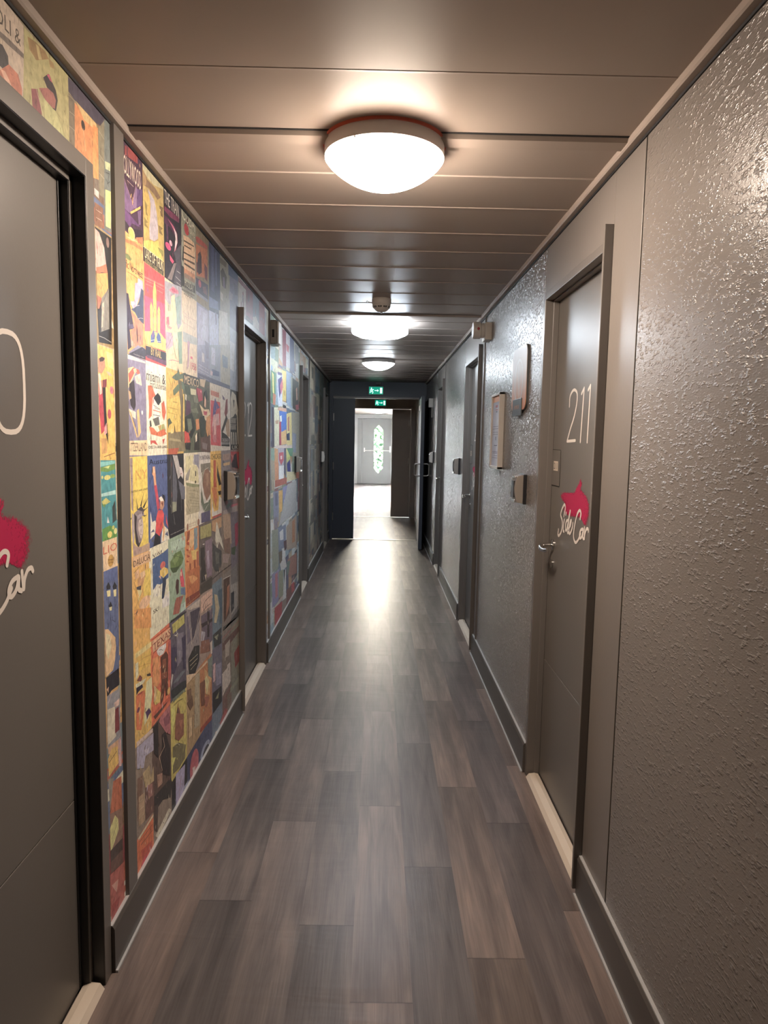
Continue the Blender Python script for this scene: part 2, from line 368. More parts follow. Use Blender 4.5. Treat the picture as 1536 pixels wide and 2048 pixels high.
# poster wallpaper -----------------------------------------------------------
ART = '''R 4a2c44 2000,2025 2185,2318
R b79a4c 2185,2025 2390,2318
R 2a2430 2390,2025 2595,2318
R 8f9078 2595,2025 2800,2318
R 8a7a58 2800,2025 3005,2318
R 343a60 3005,2025 3210,2318
R 9a9178 3210,2025 3415,2318
R 6a6888 3415,2025 3605,2318
R e8a035 2000,1729 2185,2025
R e23a3f 2185,1729 2390,2025
R e8d2a0 2390,1729 2595,2025
R d8c4a0 2595,1729 2800,2025
R 8a8cab 2800,1729 3005,2025
R 8f98b0 3005,1729 3210,2025
R b0ab98 3210,1729 3415,2025
R 98a2b4 3415,1729 3605,2025
R 8a82a0 2000,1434 2185,1729
R f6e3c6 2185,1434 2390,1729
R dcae30 2390,1434 2595,1729
R 5f6650 2595,1434 2800,1729
R 5a5a48 2800,1434 3005,1729
R d8cdb8 3005,1434 3210,1729
R ddd6c8 3210,1434 3415,1729
R 2e2c2a 3415,1434 3605,1729
R f0c81e 2000,1138 2185,1434
R 4d5f94 2185,1138 2390,1434
R 23222a 2390,1138 2595,1434
R e4d8b6 2595,1138 2800,1434
R d8d0c4 2800,1138 3005,1434
R e8b63a 3005,1138 3210,1434
R 8d8486 3210,1138 3415,1434
R 8a7068 3415,1138 3605,1434
R e8a83a 2000,843 2185,1138
R e6d6b0 2185,843 2390,1138
R 8fa88c 2390,843 2595,1138
R d98a45 2595,843 2800,1138
R 6a5f58 2800,843 3005,1138
R 7d7068 3005,843 3210,1138
R 8d7c6c 3210,843 3415,1138
R 7a7078 3415,843 3605,1138
R e0a83a 2000,547 2185,843
R d8683a 2185,547 2390,843
R 57505f 2390,547 2595,843
R 8a8080 2595,547 2800,843
R a08878 2800,547 3005,843
R 6a7c88 3005,547 3210,843
R 8a7c70 3210,547 3415,843
R 7a7470 3415,547 3605,843
R 8a7868 2000,252 2185,547
R 5c463c 2185,252 2390,547
R bfae45 2390,252 2595,547
R a8885a 2595,252 2800,547
R b8743f 2800,252 3005,547
R 6a6474 3005,252 3210,547
R 7a6a5c 3210,252 3415,547
R 84806a 3415,252 3605,547
R d8622a 2000,130 2185,252
R 8a7868 2185,130 2390,252
R 1e1a1c 2390,130 2595,252
R 3a3f60 2595,130 2800,252
R 4a5070 2800,130 3005,252
R 6a7888 3005,130 3210,252
R 7a5a50 3210,130 3415,252
R 7a7868 3415,130 3605,252
P a03c3a 2039,2304 2064,2310 2144,2318 2143,2293 2062,2282 2038,2279
P 5a3040 2055,2308 2063,2309 2061,2279 2053,2279
T e9cfae 2028,2227 2170,2279 OLLYWOOD
P 7d5b86 2028,2210 2110,2157 2067,2130 2030,2131
P 5f3f73 2133,2219 2179,2233 2176,2187 2129,2154
P 8a6a90 2126,2226 2133,2219 2127,2158 2109,2156 2097,2172
S d8a0a0 1.2 2028,2213 2063,2187 2109,2156
S d8a0a0 1.2 2126,2228 2094,2171
S d8b8a0 1.2 2053,2215 2103,2215
P 6b4077 2030,2131 2079,2125 2144,2120 2151,2116 2084,2107 2064,2086 2028,2101
P 2e1d30 2025,2100 2071,2090 2171,2112 2177,2089 2115,2074 2051,2076 2027,2075
P 7a5a80 2136,2156 2167,2170 2161,2126 2144,2120
P e8b840 2073,2135 2161,2179 2162,2172 2079,2131
P e49a38 2026,2071 2057,2069 2115,2072 2178,2089 2177,2027 2112,2020 2067,2024 2026,2011
P c9763a 2031,2049 2101,2059 2175,2061 2175,2052 2101,2048 2031,2040
P c0703c 2115,2076 2177,2094 2176,2073 2135,2066
P f0c070 2038,2057 2082,2067 2135,2068 2082,2058
O f6cf70 2054,2061 2108,2094
O f0b02a 2061,2063 2102,2090
P f09a3a 2024,2021 2067,2024 2112,2020 2177,2027 2176,2004 2098,1999 2026,1998
P 7d8a4a 2026,2009 2054,2012 2079,2005 2066,1997 2028,1996
P c2b98a 2189,2320 2391,2320 2390,2305 2289,2285 2215,2286 2187,2297
P 8a6a4a 2222,2280 2304,2281 2359,2270 2326,2252 2280,2258 2235,2257 2192,2251
P a88450 2191,2293 2226,2286 2214,2258 2189,2250
P c9a53e 2188,2236 2242,2240 2254,2188 2236,2124 2183,2079
P 8f7a34 2197,2212 2225,2203 2217,2181 2231,2172 2209,2170
P 8f7a34 2191,2159 2230,2153 2208,2144 2233,2135 2193,2133
P bfa243 2294,2237 2388,2255 2380,2088 2351,2101 2321,2136 2316,2196
P 7a6038 2342,2240 2383,2246 2381,2213 2357,2213
P 8c7438 2331,2176 2380,2178 2354,2166 2379,2155 2338,2153
P b5a9ad 2228,2254 2264,2248 2294,2239 2316,2208 2328,2163 2326,2131 2288,2113 2243,2107 2240,2137 2250,2175 2257,2217
P d9bd35 2184,2086 2242,2103 2288,2110 2326,2126 2343,2098 2382,2073 2271,2070 2183,2072
P 8f8a30 2319,2104 2377,2107 2376,2087 2343,2093
P 2b2622 2181,2069 2382,2072 2378,2026 2183,2026
P e8d890 2182,2070 2382,2074 2382,2072 2181,2068
T ead9a0 2194,2040 2373,2071 LAKE OF THUN
T a99a5a 2195,2023 2369,2037 BERNESE OBERLAND
P 23283a 2395,2316 2585,2322 2579,2287 2392,2272
T d9cdb8 2397,2268 2567,2313 THE TRAIN
P 7a2c52 2397,2257 2569,2271 2568,2252 2460,2240 2396,2243
P 54254a 2396,2228 2460,2232 2533,2223 2513,2191 2459,2206 2394,2202
P 6a3a5a 2415,2206 2432,2206 2439,2157 2421,2149
P c75a78 2433,2227 2496,2222 2542,2209 2548,2182 2522,2145 2501,2135 2521,2172 2518,2203 2477,2217
P e6d3cf 2505,2217 2540,2206 2543,2178 2511,2141 2519,2192
O d8407c 2403,2125 2466,2148
O e8a8b8 2448,2146 2482,2164
P d9406f 2450,2114 2502,2103 2483,2091 2454,2096
P 57505a 2501,2135 2588,2184 2582,2033 2497,2030 2528,2102
P 8a7a74 2500,2097 2530,2105 2471,2033 2423,2028
S b8a8a0 1.2 2499,2095 2438,2030
S cfc6bd 1.8 2535,2079 2577,2080
S cfc6bd 1.8 2518,2056 2580,2053
S cfc6bd 1.8 2530,2039 2580,2038
T 3a2a3a 2025,1970 2172,1993 ific Northwest
S 5a4030 1.2 2042,1961 2083,1962 2136,1960
P c9a6c4 2129,1963 2170,1963 2175,1923 2120,1912
P f0ad3f 2032,1935 2098,1932 2096,1892 2063,1883 2039,1902
P c9a6c4 2102,1943 2137,1951 2164,1949 2155,1926 2114,1882 2084,1867 2062,1875 2096,1892
P f0d8c0 2063,1883 2096,1888 2091,1876 2069,1873
P 3d4766 2155,1939 2177,1936 2174,1836 2131,1839 2098,1857 2065,1861 2114,1880 2134,1896
S c9b8c8 1.3 2084,1867 2114,1880 2139,1886
S d8c8c8 1.3 2116,1842 2147,1850 2168,1852
P 35223f 2029,1900 2046,1901 2055,1874 2081,1821 2088,1809 2051,1801 2063,1753 2034,1741 2028,1827
P f4744a 2065,1858 2112,1846 2168,1835 2162,1771 2078,1755 2055,1797 2088,1812 2081,1826
P 57486a 2041,1814 2081,1821 2088,1811 2048,1802
P 4a2530 2111,1826 2118,1806 2120,1781 2112,1769 2105,1784 2107,1810
P f0a080 2057,1777 2078,1770 2078,1755 2060,1757
S e8d0c8 1.2 2086,1766 2089,1757
S e8d0c8 1.2 2136,1783 2137,1770
P 8b86a0 2035,1734 2116,1765 2178,1765 2182,1760 2115,1752 2055,1730
P 3a3648 2033,1729 2154,1765 2186,1761 2185,1730 2033,1728
T d8c8c0 2077,1734 2169,1737 Travel by Train
P cf4272 2180,1924 2389,1937 2391,1819 2181,1816
P f0705c 2185,1982 2382,1996 2382,1990 2185,1977
S f48a70 1.4 2193,1971 2290,1979 2377,1981
S f48a70 1.4 2196,1961 2272,1967
S f48a70 1.5 2307,1966 2371,1968
P f5c23a 2282,1991 2300,1962 2299,1834 2265,1829 2265,1954
P e8a62a 2292,1977 2300,1962 2299,1834 2287,1832
P f5c23a 2245,1918 2260,1904 2260,1828 2235,1824 2234,1900
P f5c23a 2323,1919 2336,1907 2332,1833 2305,1832 2308,1902
P efc24a 2181,1816 2239,1825 2337,1834 2393,1819 2394,1781 2187,1774
P 3a5aa0 2238,1811 2265,1834 2279,1817 2270,1795 2236,1789
P 3a5aa0 2293,1814 2310,1833 2334,1825 2342,1802 2306,1799
S e8e0d0 1.4 2238,1796 2277,1804
S e8e0d0 1.5 2299,1802 2338,1806
P f6d050 2241,1777 2281,1803 2319,1783
S 6a4a30 1.2 2183,1778 2392,1780
S 6a4a30 1.2 2196,1802 2199,1779
S 6a4a30 1.2 2221,1806 2224,1782
S 6a4a30 1.2 2354,1796 2358,1777
S 6a4a30 1.2 2373,1799 2377,1778
P 2f2a3a 2187,1774 2394,1777 2396,1735 2185,1742
T f0c04a 2237,1752 2342,1775 BY RAIL
P 6a3b60 2194,1747 2392,1750 2395,1734 2193,1739
P a9a6ae 2388,2014 2592,2035 2586,1903 2541,1877 2479,1933 2390,1955
P d8788c 2436,1993 2482,2015 2546,2013 2551,2003 2481,1991
P c84a6a 2461,2001 2498,2012 2524,2002 2482,1997
P e9cf98 2460,1977 2502,1992 2522,1941 2519,1873 2476,1861 2467,1901 2453,1929
P b8b890 2423,1941 2454,1949 2458,1927 2428,1921
P 8fa8a0 2502,1980 2579,2004 2575,1901 2530,1894 2516,1940
P d9586a 2402,1896 2432,1904 2436,1878 2410,1865
P e88a80 2396,1884 2415,1863 2450,1863 2466,1871 2435,1872
P b79ab0 2395,1848 2465,1853 2433,1813 2392,1784
P c8a8b8 2434,1837 2475,1846 2474,1812 2412,1789
P 7f9f84 2529,1866 2587,1878 2587,1761 2547,1757
P f0dca8 2476,1855 2529,1869 2539,1833 2515,1775 2474,1824
S 5a4438 2.0 2458,1855 2509,1768
S 5a4438 1.6 2465,1841 2412,1798 2396,1767
S d0507a 1.9 2425,1755 2472,1762 2541,1764
P f4e0bc 2030,1729 2180,1724 2182,1719 2031,1716
P f0cf8a 2031,1689 2075,1698 2104,1691 2043,1642 2028,1629
P d8583a 2034,1674 2075,1696 2123,1693 2136,1676 2111,1679 2089,1685 2058,1661 2036,1647
P e8b890 2074,1691 2097,1696 2104,1686 2081,1681
P 3b3038 2039,1645 2080,1661 2086,1625 2090,1587 2075,1569 2047,1584 2036,1617
P d8c8b8 2084,1671 2134,1684 2148,1648 2095,1652
P c8a070 2031,1626 2049,1623 2055,1605 2037,1599
P d9cfb8 2032,1574 2090,1566 2089,1545 2038,1556
P e8bd6a 2030,1571 2049,1564 2105,1493 2094,1490
P e8bd6a 2098,1571 2117,1577 2131,1506 2109,1490
S 3b2e30 1.7 2046,1564 2073,1534 2109,1484
O e8e0e0 2137,1560 2153,1573
P f2cf98 2031,1481 2190,1483 2191,1435 2030,1439
T 6a5040 2038,1450 2182,1475 ITZERLAND
T 3a3434 2190,1669 2383,1701 miami &
T 3a3434 2226,1650 2389,1671 Fort Lauderdale
P e8642c 2201,1653 2239,1656 2275,1627 2246,1617 2235,1560 2204,1548 2210,1587
P 262a2c 2262,1622 2300,1637 2327,1626 2332,1610 2308,1597 2272,1600 2255,1614
P f2e8d8 2251,1620 2298,1597 2307,1574 2324,1552 2268,1533 2244,1572
S 3a3a3a 1.8 2254,1595 2321,1584
S e8642c 2.9 2249,1579 2325,1575
S 3a3a3a 1.8 2248,1564 2320,1562
S 3a3a3a 1.5 2271,1587 2307,1583
P d9602e 2336,1604 2365,1615 2384,1577 2362,1547 2343,1564
P 6a6a62 2243,1550 2306,1560 2314,1534 2268,1528
P b0b060 2295,1528 2361,1538 2380,1515 2322,1503
P e06a30 2207,1526 2250,1522 2285,1508 2360,1521 2391,1503 2321,1494 2223,1502
P 4a4a40 2213,1543 2225,1546 2233,1527 2216,1524
P d0402c 2218,1482 2266,1482 2292,1466 2274,1469 2239,1475 2222,1467
P d0402c 2340,1485 2369,1488 2348,1467
T 4a4038 2200,1456 2397,1465 DELTA AIR LINES
P e8c33c 2399,1620 2611,1654 2611,1508 2404,1506
P e8b830 2399,1720 2512,1719 2533,1696 2401,1670
P 8d7f5a 2404,1509 2617,1515 2620,1442 2404,1441
P b0a070 2419,1491 2592,1482 2569,1476 2418,1482
P c0562e 2405,1453 2534,1455 2511,1432 2406,1434
P 7a6a48 2528,1702 2567,1699 2598,1637 2583,1477 2558,1477 2563,1603
P 5d6f52 2469,1706 2523,1723 2535,1740 2556,1720 2626,1733 2685,1715 2578,1706 2511,1694 2458,1699
P 6a7a55 2467,1657 2521,1680 2566,1689 2554,1666 2479,1638
P 5d6f52 2567,1699 2612,1693 2623,1662 2577,1671
S 4a4a30 1.6 2410,1524 2409,1554
P 556048 2401,1553 2424,1559 2452,1543 2420,1535 2405,1523
P 7a6040 2473,1510 2483,1539 2493,1510
P e8d070 2435,1519 2461,1525 2466,1507 2435,1506
S b08a28 1.2 2408,1596 2529,1592
S b08a28 1.2 2407,1578 2517,1573
S a07c28 1.6 2465,1617 2519,1617
S 8a6a28 1.6 2427,1693 2447,1671
S 8a6a28 1.6 2458,1690 2467,1666
T d8d4b8 2605,2282 2781,2330 CUBA
T c4ba98 2692,2258 2779,2286 isle
O b5202c 2632,2239 2698,2278
P 5a2f2a 2645,2274 2672,2297 2691,2311 2682,2292 2706,2289
P d9b083 2626,2228 2691,2238 2768,2239 2785,2217 2780,2096 2707,2094 2623,2097
P 5a4632 2627,2212 2768,2228 2768,2223 2627,2206
P 5a4632 2632,2196 2722,2206 2722,2201 2631,2191
P 5a4632 2625,2170 2778,2186 2778,2181 2625,2164
P 5a4632 2625,2147 2777,2166 2777,2158 2624,2141
P 5a4632 2629,2132 2776,2142 2776,2135 2629,2125
P d08a55 2623,2111 2781,2122 2780,2096 2622,2091
S cfd0c0 1.8 2623,2227 2592,2175 2594,2131 2620,2114
P 2a2824 2616,2187 2628,2187 2622,2133 2602,2136
P 2a2824 2596,2113 2623,2114 2626,2067 2774,2079 2780,2051 2588,2041
P 9a7a60 2633,2097 2775,2103 2774,2088 2632,2080
T c4ba98 2631,2051 2757,2076 HOLIDAY
P b8493a 2792,2269 2828,2279 2978,2284 2978,2268 2803,2252
P c4703a 2794,2243 2978,2268 2981,2152 2799,2123
P 3a2a30 2826,2213 2862,2232 2881,2216 2884,2155 2835,2135 2811,2150
P 6a3040 2924,2202 2975,2195 2974,2138 2934,2142
P 5a3034 2801,2177 2824,2177 2823,2141 2805,2137
P 454058 2790,2116 2987,2128 2984,2058 2785,2064
O c8586a 2828,2089 2872,2119
P 7a5a60 2895,2102 2947,2113 2972,2081 2907,2080
P 8a8a98 2791,2065 2985,2067 2984,2056 2790,2052
P 4f5480 3049,2306 3095,2309 3100,2120 3041,2121
P 5a5e88 3117,2298 3146,2299 3154,2158 3120,2157
S b8bcc8 1.7 3072,2222 3065,2171 3075,2126
S b8bcc8 1.3 3093,2210 3098,2146
P 6a6048 3206,2298 3351,2307 3334,2281 3206,2274
P 4a4038 3220,2240 3268,2266 3349,2242 3331,2185 3250,2182
P 7a6a80 3267,2224 3300,2231 3315,2182 3274,2180
P c8c0b0 3210,2153 3268,2147 3268,2116 3217,2120
P 3a4370 3382,2318 3605,2323 3614,2279 3387,2262
P 5a5068 3509,2252 3604,2254 3603,2208 3526,2200
P 9a90a0 3400,2192 3489,2192 3470,2159 3390,2150
P 6a6050 2593,2031 2767,2043 2767,2038 2593,2027
T 6a6050 2619,2017 2739,2049 LISBOA
S b08a80 1.5 2606,1952 2680,1945 2781,1947
S b08a80 1.2 2627,1938 2712,1941
S b89a80 1.5 2615,1914 2768,1912
P a8b0ac 2601,1878 2796,1883 2795,1856 2604,1844
P a8a8c4 2819,2014 2983,2019 2986,1882 2813,1859
P b8bcd4 2892,2003 2956,2002 2939,1891 2888,1890
P 6a78a8 2999,2086 3170,2094 3170,2059 2997,2041
P b0b8d8 2997,2028 3169,2039 3166,1906 3006,1885
P 7a7aa8 3110,2042 3132,2039 3138,1990 3115,1986
P c8c4b4 3185,2062 3363,2080 3360,1932 3181,1908
P a8aca4 2604,1880 2805,1884 2801,1857 2608,1851
P b890a4 2660,1853 2693,1855 2686,1820 2673,1763 2651,1744 2663,1797
P d84a6a 2702,1802 2730,1802 2727,1793 2701,1793
T d8486a 2697,1754 2784,1781 1958
P c8c4c8 2874,1838 2912,1836 2917,1802 2872,1800
P b8bcd4 3034,1880 3105,1883 3103,1809 3032,1808
P 7a7a98 2926,1892 2993,1888 2991,1823 2937,1823
S d0ccd0 1.6 2817,1785 2989,1777
S d0ccd0 1.6 2816,1772 2989,1764
S d0ccd0 1.2 2816,1760 2989,1754
P 5a5c78 2807,1750 3408,1745 3408,1727 2806,1728
S b0acb0 1.6 2833,1737 2988,1734
P 4a5a88 3045,1789 3178,1789 3177,1768 3044,1762
P c8b0b8 3017,1780 3059,1777 3051,1760 3016,1760
P 6a7a90 3243,1873 3359,1872 3358,1821 3257,1818
P c0c4c8 3413,1960 3522,1956 3501,1820 3410,1826
P 3a3a34 2601,1729 2823,1730 2822,1696 2606,1688
T e8c890 2615,1693 2821,1723 MEXICO
P c8c49a 2692,1680 2783,1681 2782,1659 2702,1657
P 43523f 2611,1686 2681,1688 2702,1654 2636,1656
P 7a2c48 2777,1683 2819,1683 2818,1661 2782,1662
P 5c3850 2636,1633 2690,1630 2699,1594 2665,1570 2623,1577
P 7d8466 2700,1600 2781,1610 2816,1590 2722,1589
P 80846a 2736,1653 2794,1660 2817,1630 2746,1630
P e8e0c8 2624,1655 2642,1650 2635,1630 2621,1635
P 2f3530 2612,1568 2711,1589 2755,1551 2754,1520 2707,1490 2620,1519
P 6f7a64 2644,1563 2698,1565 2720,1529 2663,1510
P d9402f 2605,1518 2663,1510 2686,1475 2608,1472
P d98a4a 2767,1564 2815,1568 2826,1528 2777,1521
P 2a2420 2613,1472 2695,1472 2683,1445 2618,1449
P 3a342c 2753,1487 2813,1518 2823,1443 2739,1444
P e8d8b8 2759,1499 2783,1512 2788,1481 2764,1474
P c8b08a 2839,1728 2934,1733 2907,1699 2844,1701
P b0344a 2783,1690 2869,1687 2883,1646 2818,1635
P e87888 2837,1681 2862,1682 2856,1670
P 22201e 2907,1680 2946,1692 2962,1664 2931,1622 2892,1618
P d9a98a 2913,1667 2938,1650 2931,1617 2902,1622
P e0c9a0 2827,1628 2904,1609 2984,1613 3007,1594 2956,1579 2929,1562 2878,1586
P c84a5a 2891,1602 2957,1602 2943,1585 2897,1587
P d99a55 2943,1578 3007,1590 3009,1507 2954,1497 2928,1529
P 39443a 2834,1575 2904,1584 2921,1529 2888,1490 2837,1499
P 6a5048 2837,1493 3004,1500 3007,1430 2848,1436
P 8a7a78 2862,1474 2953,1467 2939,1441 2874,1448
P d89070 3021,1697 3179,1696 3178,1672 3021,1676
T a83a40 3028,1675 3178,1693 RIVIERA
P d8505a 3017,1654 3198,1654 3209,1455 3014,1462
P 5f5a98 3099,1669 3129,1650 3189,1629 3128,1619 3097,1590 3053,1584 3069,1630
P d8a8a8 3068,1593 3173,1603 3187,1551 3038,1541
P c87a80 3038,1541 3126,1550 3124,1473 3065,1473
P e8b8b0 3075,1569 3112,1573 3110,1508 3080,1504
P 6a5a78 3238,1691 3287,1680 3295,1668 3254,1671
P 8a3a3a 3320,1671 3355,1680 3357,1614 3310,1590 3285,1608
S 5a4a60 1.4 3338,1709 3360,1699
P b89a78 3301,1572 3388,1585 3407,1499 3334,1498
P 3a3430 3327,1602 3358,1584 3254,1520 3215,1523
P 2e2c2c 3221,1523 3317,1509 3403,1487 3397,1451 3220,1455
P 8a8884 3220,1473 3394,1472 3394,1461 3220,1462
T d8d0c8 3236,1475 3382,1491 THE BEACH
P c8c2ac 3429,1689 3453,1720 3490,1719 3547,1707 3604,1635 3584,1603 3535,1617 3478,1596 3420,1590
P 2e2c2a 3480,1680 3517,1682 3498,1639
P 8a8478 3420,1584 3545,1588 3550,1566 3419,1563
P 8a8478 3419,1554 3544,1556 3550,1535 3419,1533
S c8c2ac 2.0 3414,1588 3564,1590
S c8c2ac 2.0 3414,1558 3564,1559
P c8c2ac 3431,1522 3455,1521 3461,1460 3439,1461
P c8c2ac 3481,1522 3503,1521 3510,1460 3487,1460
P c8c2ac 3534,1521 3557,1521 3564,1460 3541,1460
P c8c2ac 3574,1611 3594,1611 3612,1463 3588,1459
T c8c2ac 3457,1437 3602,1455 UK
P a08a88 2031,1431 2055,1431 2052,1272 2038,1279
S 5a4a48 1.3 2037,1408 2053,1407
S 5a4a48 1.3 2035,1372 2051,1369
T dd9f1e 2078,1363 2180,1393 NY
T 3a3420 2039,1328 2186,1334 NITED AIR LINES
P 8f7f80 2059,1266 2090,1273 2145,1265 2148,1251 2124,1248 2136,1227 2136,1197 2124,1177 2095,1157 2069,1174 2068,1217 2058,1245
P c5b2a8 2100,1240 2132,1244 2138,1222 2133,1195 2116,1181 2098,1197 2091,1220
P 3a3238 2059,1266 2081,1253 2075,1216 2096,1170 2116,1173 2092,1156 2069,1174 2060,1218
P b0a0a0 2041,1268 2059,1261 2059,1192 2045,1146 2038,1221
P a89aa0 2081,1258 2136,1258 2140,1252 2088,1244
S 4a4044 1.2 2107,1223 2127,1223
S 4a4044 1.2 2108,1196 2125,1192
P 4a4248 2086,1274 2122,1281 2149,1267 2145,1261
P 3f3830 2077,1314 2095,1273 2086,1273
P 3f3830 2146,1321 2123,1281 2112,1282
P 3f3830 2186,1303 2147,1272 2134,1277
P 3f3830 2191,1274 2149,1264 2143,1268
P 3f3830 2173,1248 2144,1246 2138,1251
P b5957a 2044,1181 2095,1154 2131,1157 2194,1158 2195,1133 2045,1137
P a88a80 2046,1167 2115,1156 2114,1140 2045,1141
T 1e2338 2200,1405 2400,1422 Austria
P 3a4a80 2200,1296 2220,1254 2211,1250 2199,1259
P e8a26a 2237,1398 2258,1398 2265,1368 2270,1336 2248,1336 2243,1366 2227,1376
P f4c898 2242,1395 2251,1395 2254,1377 2245,1378
S 2a2a30 1.5 2234,1370 2203,1343
P d23a52 2246,1336 2273,1337 2293,1288 2303,1258 2278,1251 2258,1308
P e03a3a 2282,1251 2329,1249 2347,1232 2336,1194 2296,1164 2256,1181 2263,1227
P e04040 2367,1230 2390,1188 2397,1178 2370,1199
P c8906a 2307,1287 2350,1287 2349,1259 2329,1249 2305,1254
P f0e2c8 2293,1292 2321,1296 2351,1277 2311,1280
P 23242c 2329,1303 2355,1295 2361,1273 2345,1279
P 8a4030 2316,1274 2340,1275 2334,1260
P e8d8c0 2207,1256 2222,1220 2253,1222 2262,1212 2247,1177 2202,1166 2205,1211
P e8d8c0 2346,1193 2389,1175 2405,1138 2309,1140 2326,1184
P 24222a 2251,1180 2301,1162 2307,1137 2230,1139
P 4d5a80 2204,1188 2234,1196 2245,1186
P 5a5a6a 2209,1162 2242,1163 2232,1151
P 4d5a80 2354,1162 2384,1170 2393,1150
P e0a860 2337,1212 2355,1180 2338,1141 2328,1143
P b8b2ac 2455,1430 2511,1428 2542,1383 2587,1355 2583,1337 2552,1353 2518,1341
S 9a9488 2.4 2434,1430 2433,1226
P 5a5c68 2455,1417 2497,1353 2507,1295 2492,1229 2443,1231
P 6a6c7a 2518,1339 2605,1308 2604,1261 2560,1265
P 8f9278 2443,1266 2495,1261 2494,1229 2443,1227
P d8c8c0 2533,1386 2565,1382 2587,1358 2569,1347 2547,1363
P a03838 2553,1362 2564,1361 2561,1356
S c8c8c0 1.3 2553,1292 2559,1223
S c8c8c0 1.2 2454,1224 2473,1181
T c8c4bc 2412,1150 2597,1153 THE OPEN RESTAURANT
P dcae7a 2037,1135 2201,1130 2201,1096 2043,1103
T 5a4034 2045,1105 2194,1124 DALUCIA
S 5a4a3a 1.7 2046,1087 2092,1097
S 5a4a3a 1.4 2049,1065 2091,1073
S 5a4a3a 1.4 2081,1100 2109,1031
P eebc2a 2127,1077 2200,1075 2198,986 2131,993
P d8a878 2053,1086 2091,1092 2095,1067 2060,1063
P c8935a 2079,1062 2143,1074 2151,1067 2125,1033 2078,1043
P e0b888 2099,1077 2143,1077 2147,1062 2110,1056
P 4a4850 2066,1040 2109,1037 2104,1022 2073,1029
P d8c880 2073,1031 2116,1020 2091,996
S 5a4a3a 1.4 2048,1060 2090,971
S 5a4a3a 1.4 2124,1019 2055,979
S 5a4a3a 1.2 2117,1035 2131,998
O dcae80 2088,957 2194,995
S 8a6a4a 1.5 2146,972 2159,978
P d89038 2042,976 2196,946 2197,879 2045,918
S 5a4028 1.4 2043,962 2074,962
P 44608f 2218,1100 2332,1103 2388,1109 2387,1006 2308,1000 2220,998
P ecdcb4 2217,1118 2337,1114 2337,1102 2221,1100
T 5a5448 2219,1102 2332,1114 VAL
O cc5a50 2298,1048 2354,1073
P e8b83a 2294,1048 2339,1052 2380,1038 2384,1022 2328,1016 2293,1033
P d8a080 2281,1030 2300,1032 2304,1016
P 2c3a52 2321,1014 2359,1014 2358,987 2331,943 2308,948 2317,986
P f0e0b8 2225,997 2261,1009 2303,998 2316,974 2268,964 2224,974
P b0a088 2275,995 2293,997 2298,984
P f4e8c8 2315,944 2395,957 2393,907 2313,914
T 5a5248 2219,917 2276,931 SKI
T 4a4640 2245,865 2375,866 SUN VALLEY
P a8c0a8 2413,1126 2604,1121 2602,1081 2485,1086 2422,1093
P 5f7a3a 2413,1057 2463,1077 2541,1077 2577,1041 2553,1022 2493,1010 2439,1012 2412,1032
P 3f5430 2412,1034 2494,1023 2541,1027 2482,1006 2439,1012
P 7a9450 2441,1055 2485,1067 2529,1066 2506,1047 2462,1035
S 2e3a28 1.2 2431,1076 2495,1062 2575,1040
P d8425a 2538,1005 2550,1008 2580,957 2584,929 2536,942 2526,978
P e8b090 2533,996 2549,996 2551,979 2537,979
P 60789a 2535,936 2596,926 2595,896 2534,913
P 4a2c2c 2479,977 2492,979 2512,971 2508,925 2484,921 2469,953
P a05a48 2478,912 2571,901 2535,876 2509,847 2433,860 2456,895
P a8c0b0 2533,873 2598,871 2597,841 2532,843
P 30322e 2404,847 2605,832 2605,825 2403,839
P 9a98a8 2739,1426 2816,1425 2811,1367 2773,1384 2726,1389
P dcd29a 2619,1422 2727,1423 2714,1387 2636,1366 2616,1358
P dcd29a 2636,1366 2703,1387 2773,1381 2802,1349 2809,1310 2712,1323 2635,1336
P a09a90 2622,1352 2692,1381 2656,1330 2618,1331
P b3a884 2621,1310 2818,1294 2817,1193 2619,1199
P 8f9468 2618,1324 2712,1313 2818,1303 2814,1294 2711,1300 2623,1312
S 7d7450 1.2 2655,1290 2722,1287 2805,1273
S 7d7450 1.2 2654,1278 2722,1273 2805,1260
S 7d7450 1.2 2654,1266 2804,1247
S 7d7450 1.2 2664,1253 2810,1234
S 7d7450 1.2 2675,1240 2810,1225
S 7d7450 1.2 2686,1227 2809,1215
S 5a3a2a 1.9 2629,1241 2676,1206
P 3a3a3a 2754,1363 2768,1357 2765,1340 2752,1340
O 5a5a3a 2747,1311 2768,1323
T 4a3c30 2623,1180 2808,1180 VALLEY & COAST
O 9a6a50 2623,1138 2649,1165
O 9a6a50 2781,1137 2813,1166
S c08a6a 1.2 2661,1158 2753,1158
S c08a6a 1.2 2660,1149 2752,1147
T 6a6472 2828,1402 3003,1419 PORTUGAL
P 8a8474 2840,1385 3005,1386 3004,1352 2845,1350
P 6d7662 2843,1289 2892,1217 2959,1221 3001,1231 3002,1179 2891,1184 2840,1218
P 8f8a70 2857,1346 2896,1360 2869,1300
P 9a7058 2896,1357 2950,1365 3004,1339 3004,1251 2932,1226 2893,1259 2869,1300
P b08868 2922,1343 2963,1344 2975,1300 2934,1283
S dcd8cc 2.6 2970,1366 2909,1360 2870,1336 2856,1295 2892,1220 2966,1220
P 5d5878 2842,1183 2996,1180 2995,1134 2844,1142
S e0dccf 2.1 2841,1225 2891,1186 2961,1210
T 2c2a1c 3020,1398 3219,1421 CHICAGO
P f0cc30 3019,1365 3061,1357 3059,1281 3016,1279
P c8502a 3063,1395 3107,1393 3112,1323 3122,1270 3059,1274
P e87a3a 3091,1369 3113,1358 3119,1298 3097,1293
P 2a2420 3133,1368 3166,1331 3200,1293 3212,1278 3165,1276 3127,1322
P d87838 3030,1276 3118,1267 3136,1226 3101,1180 3058,1219
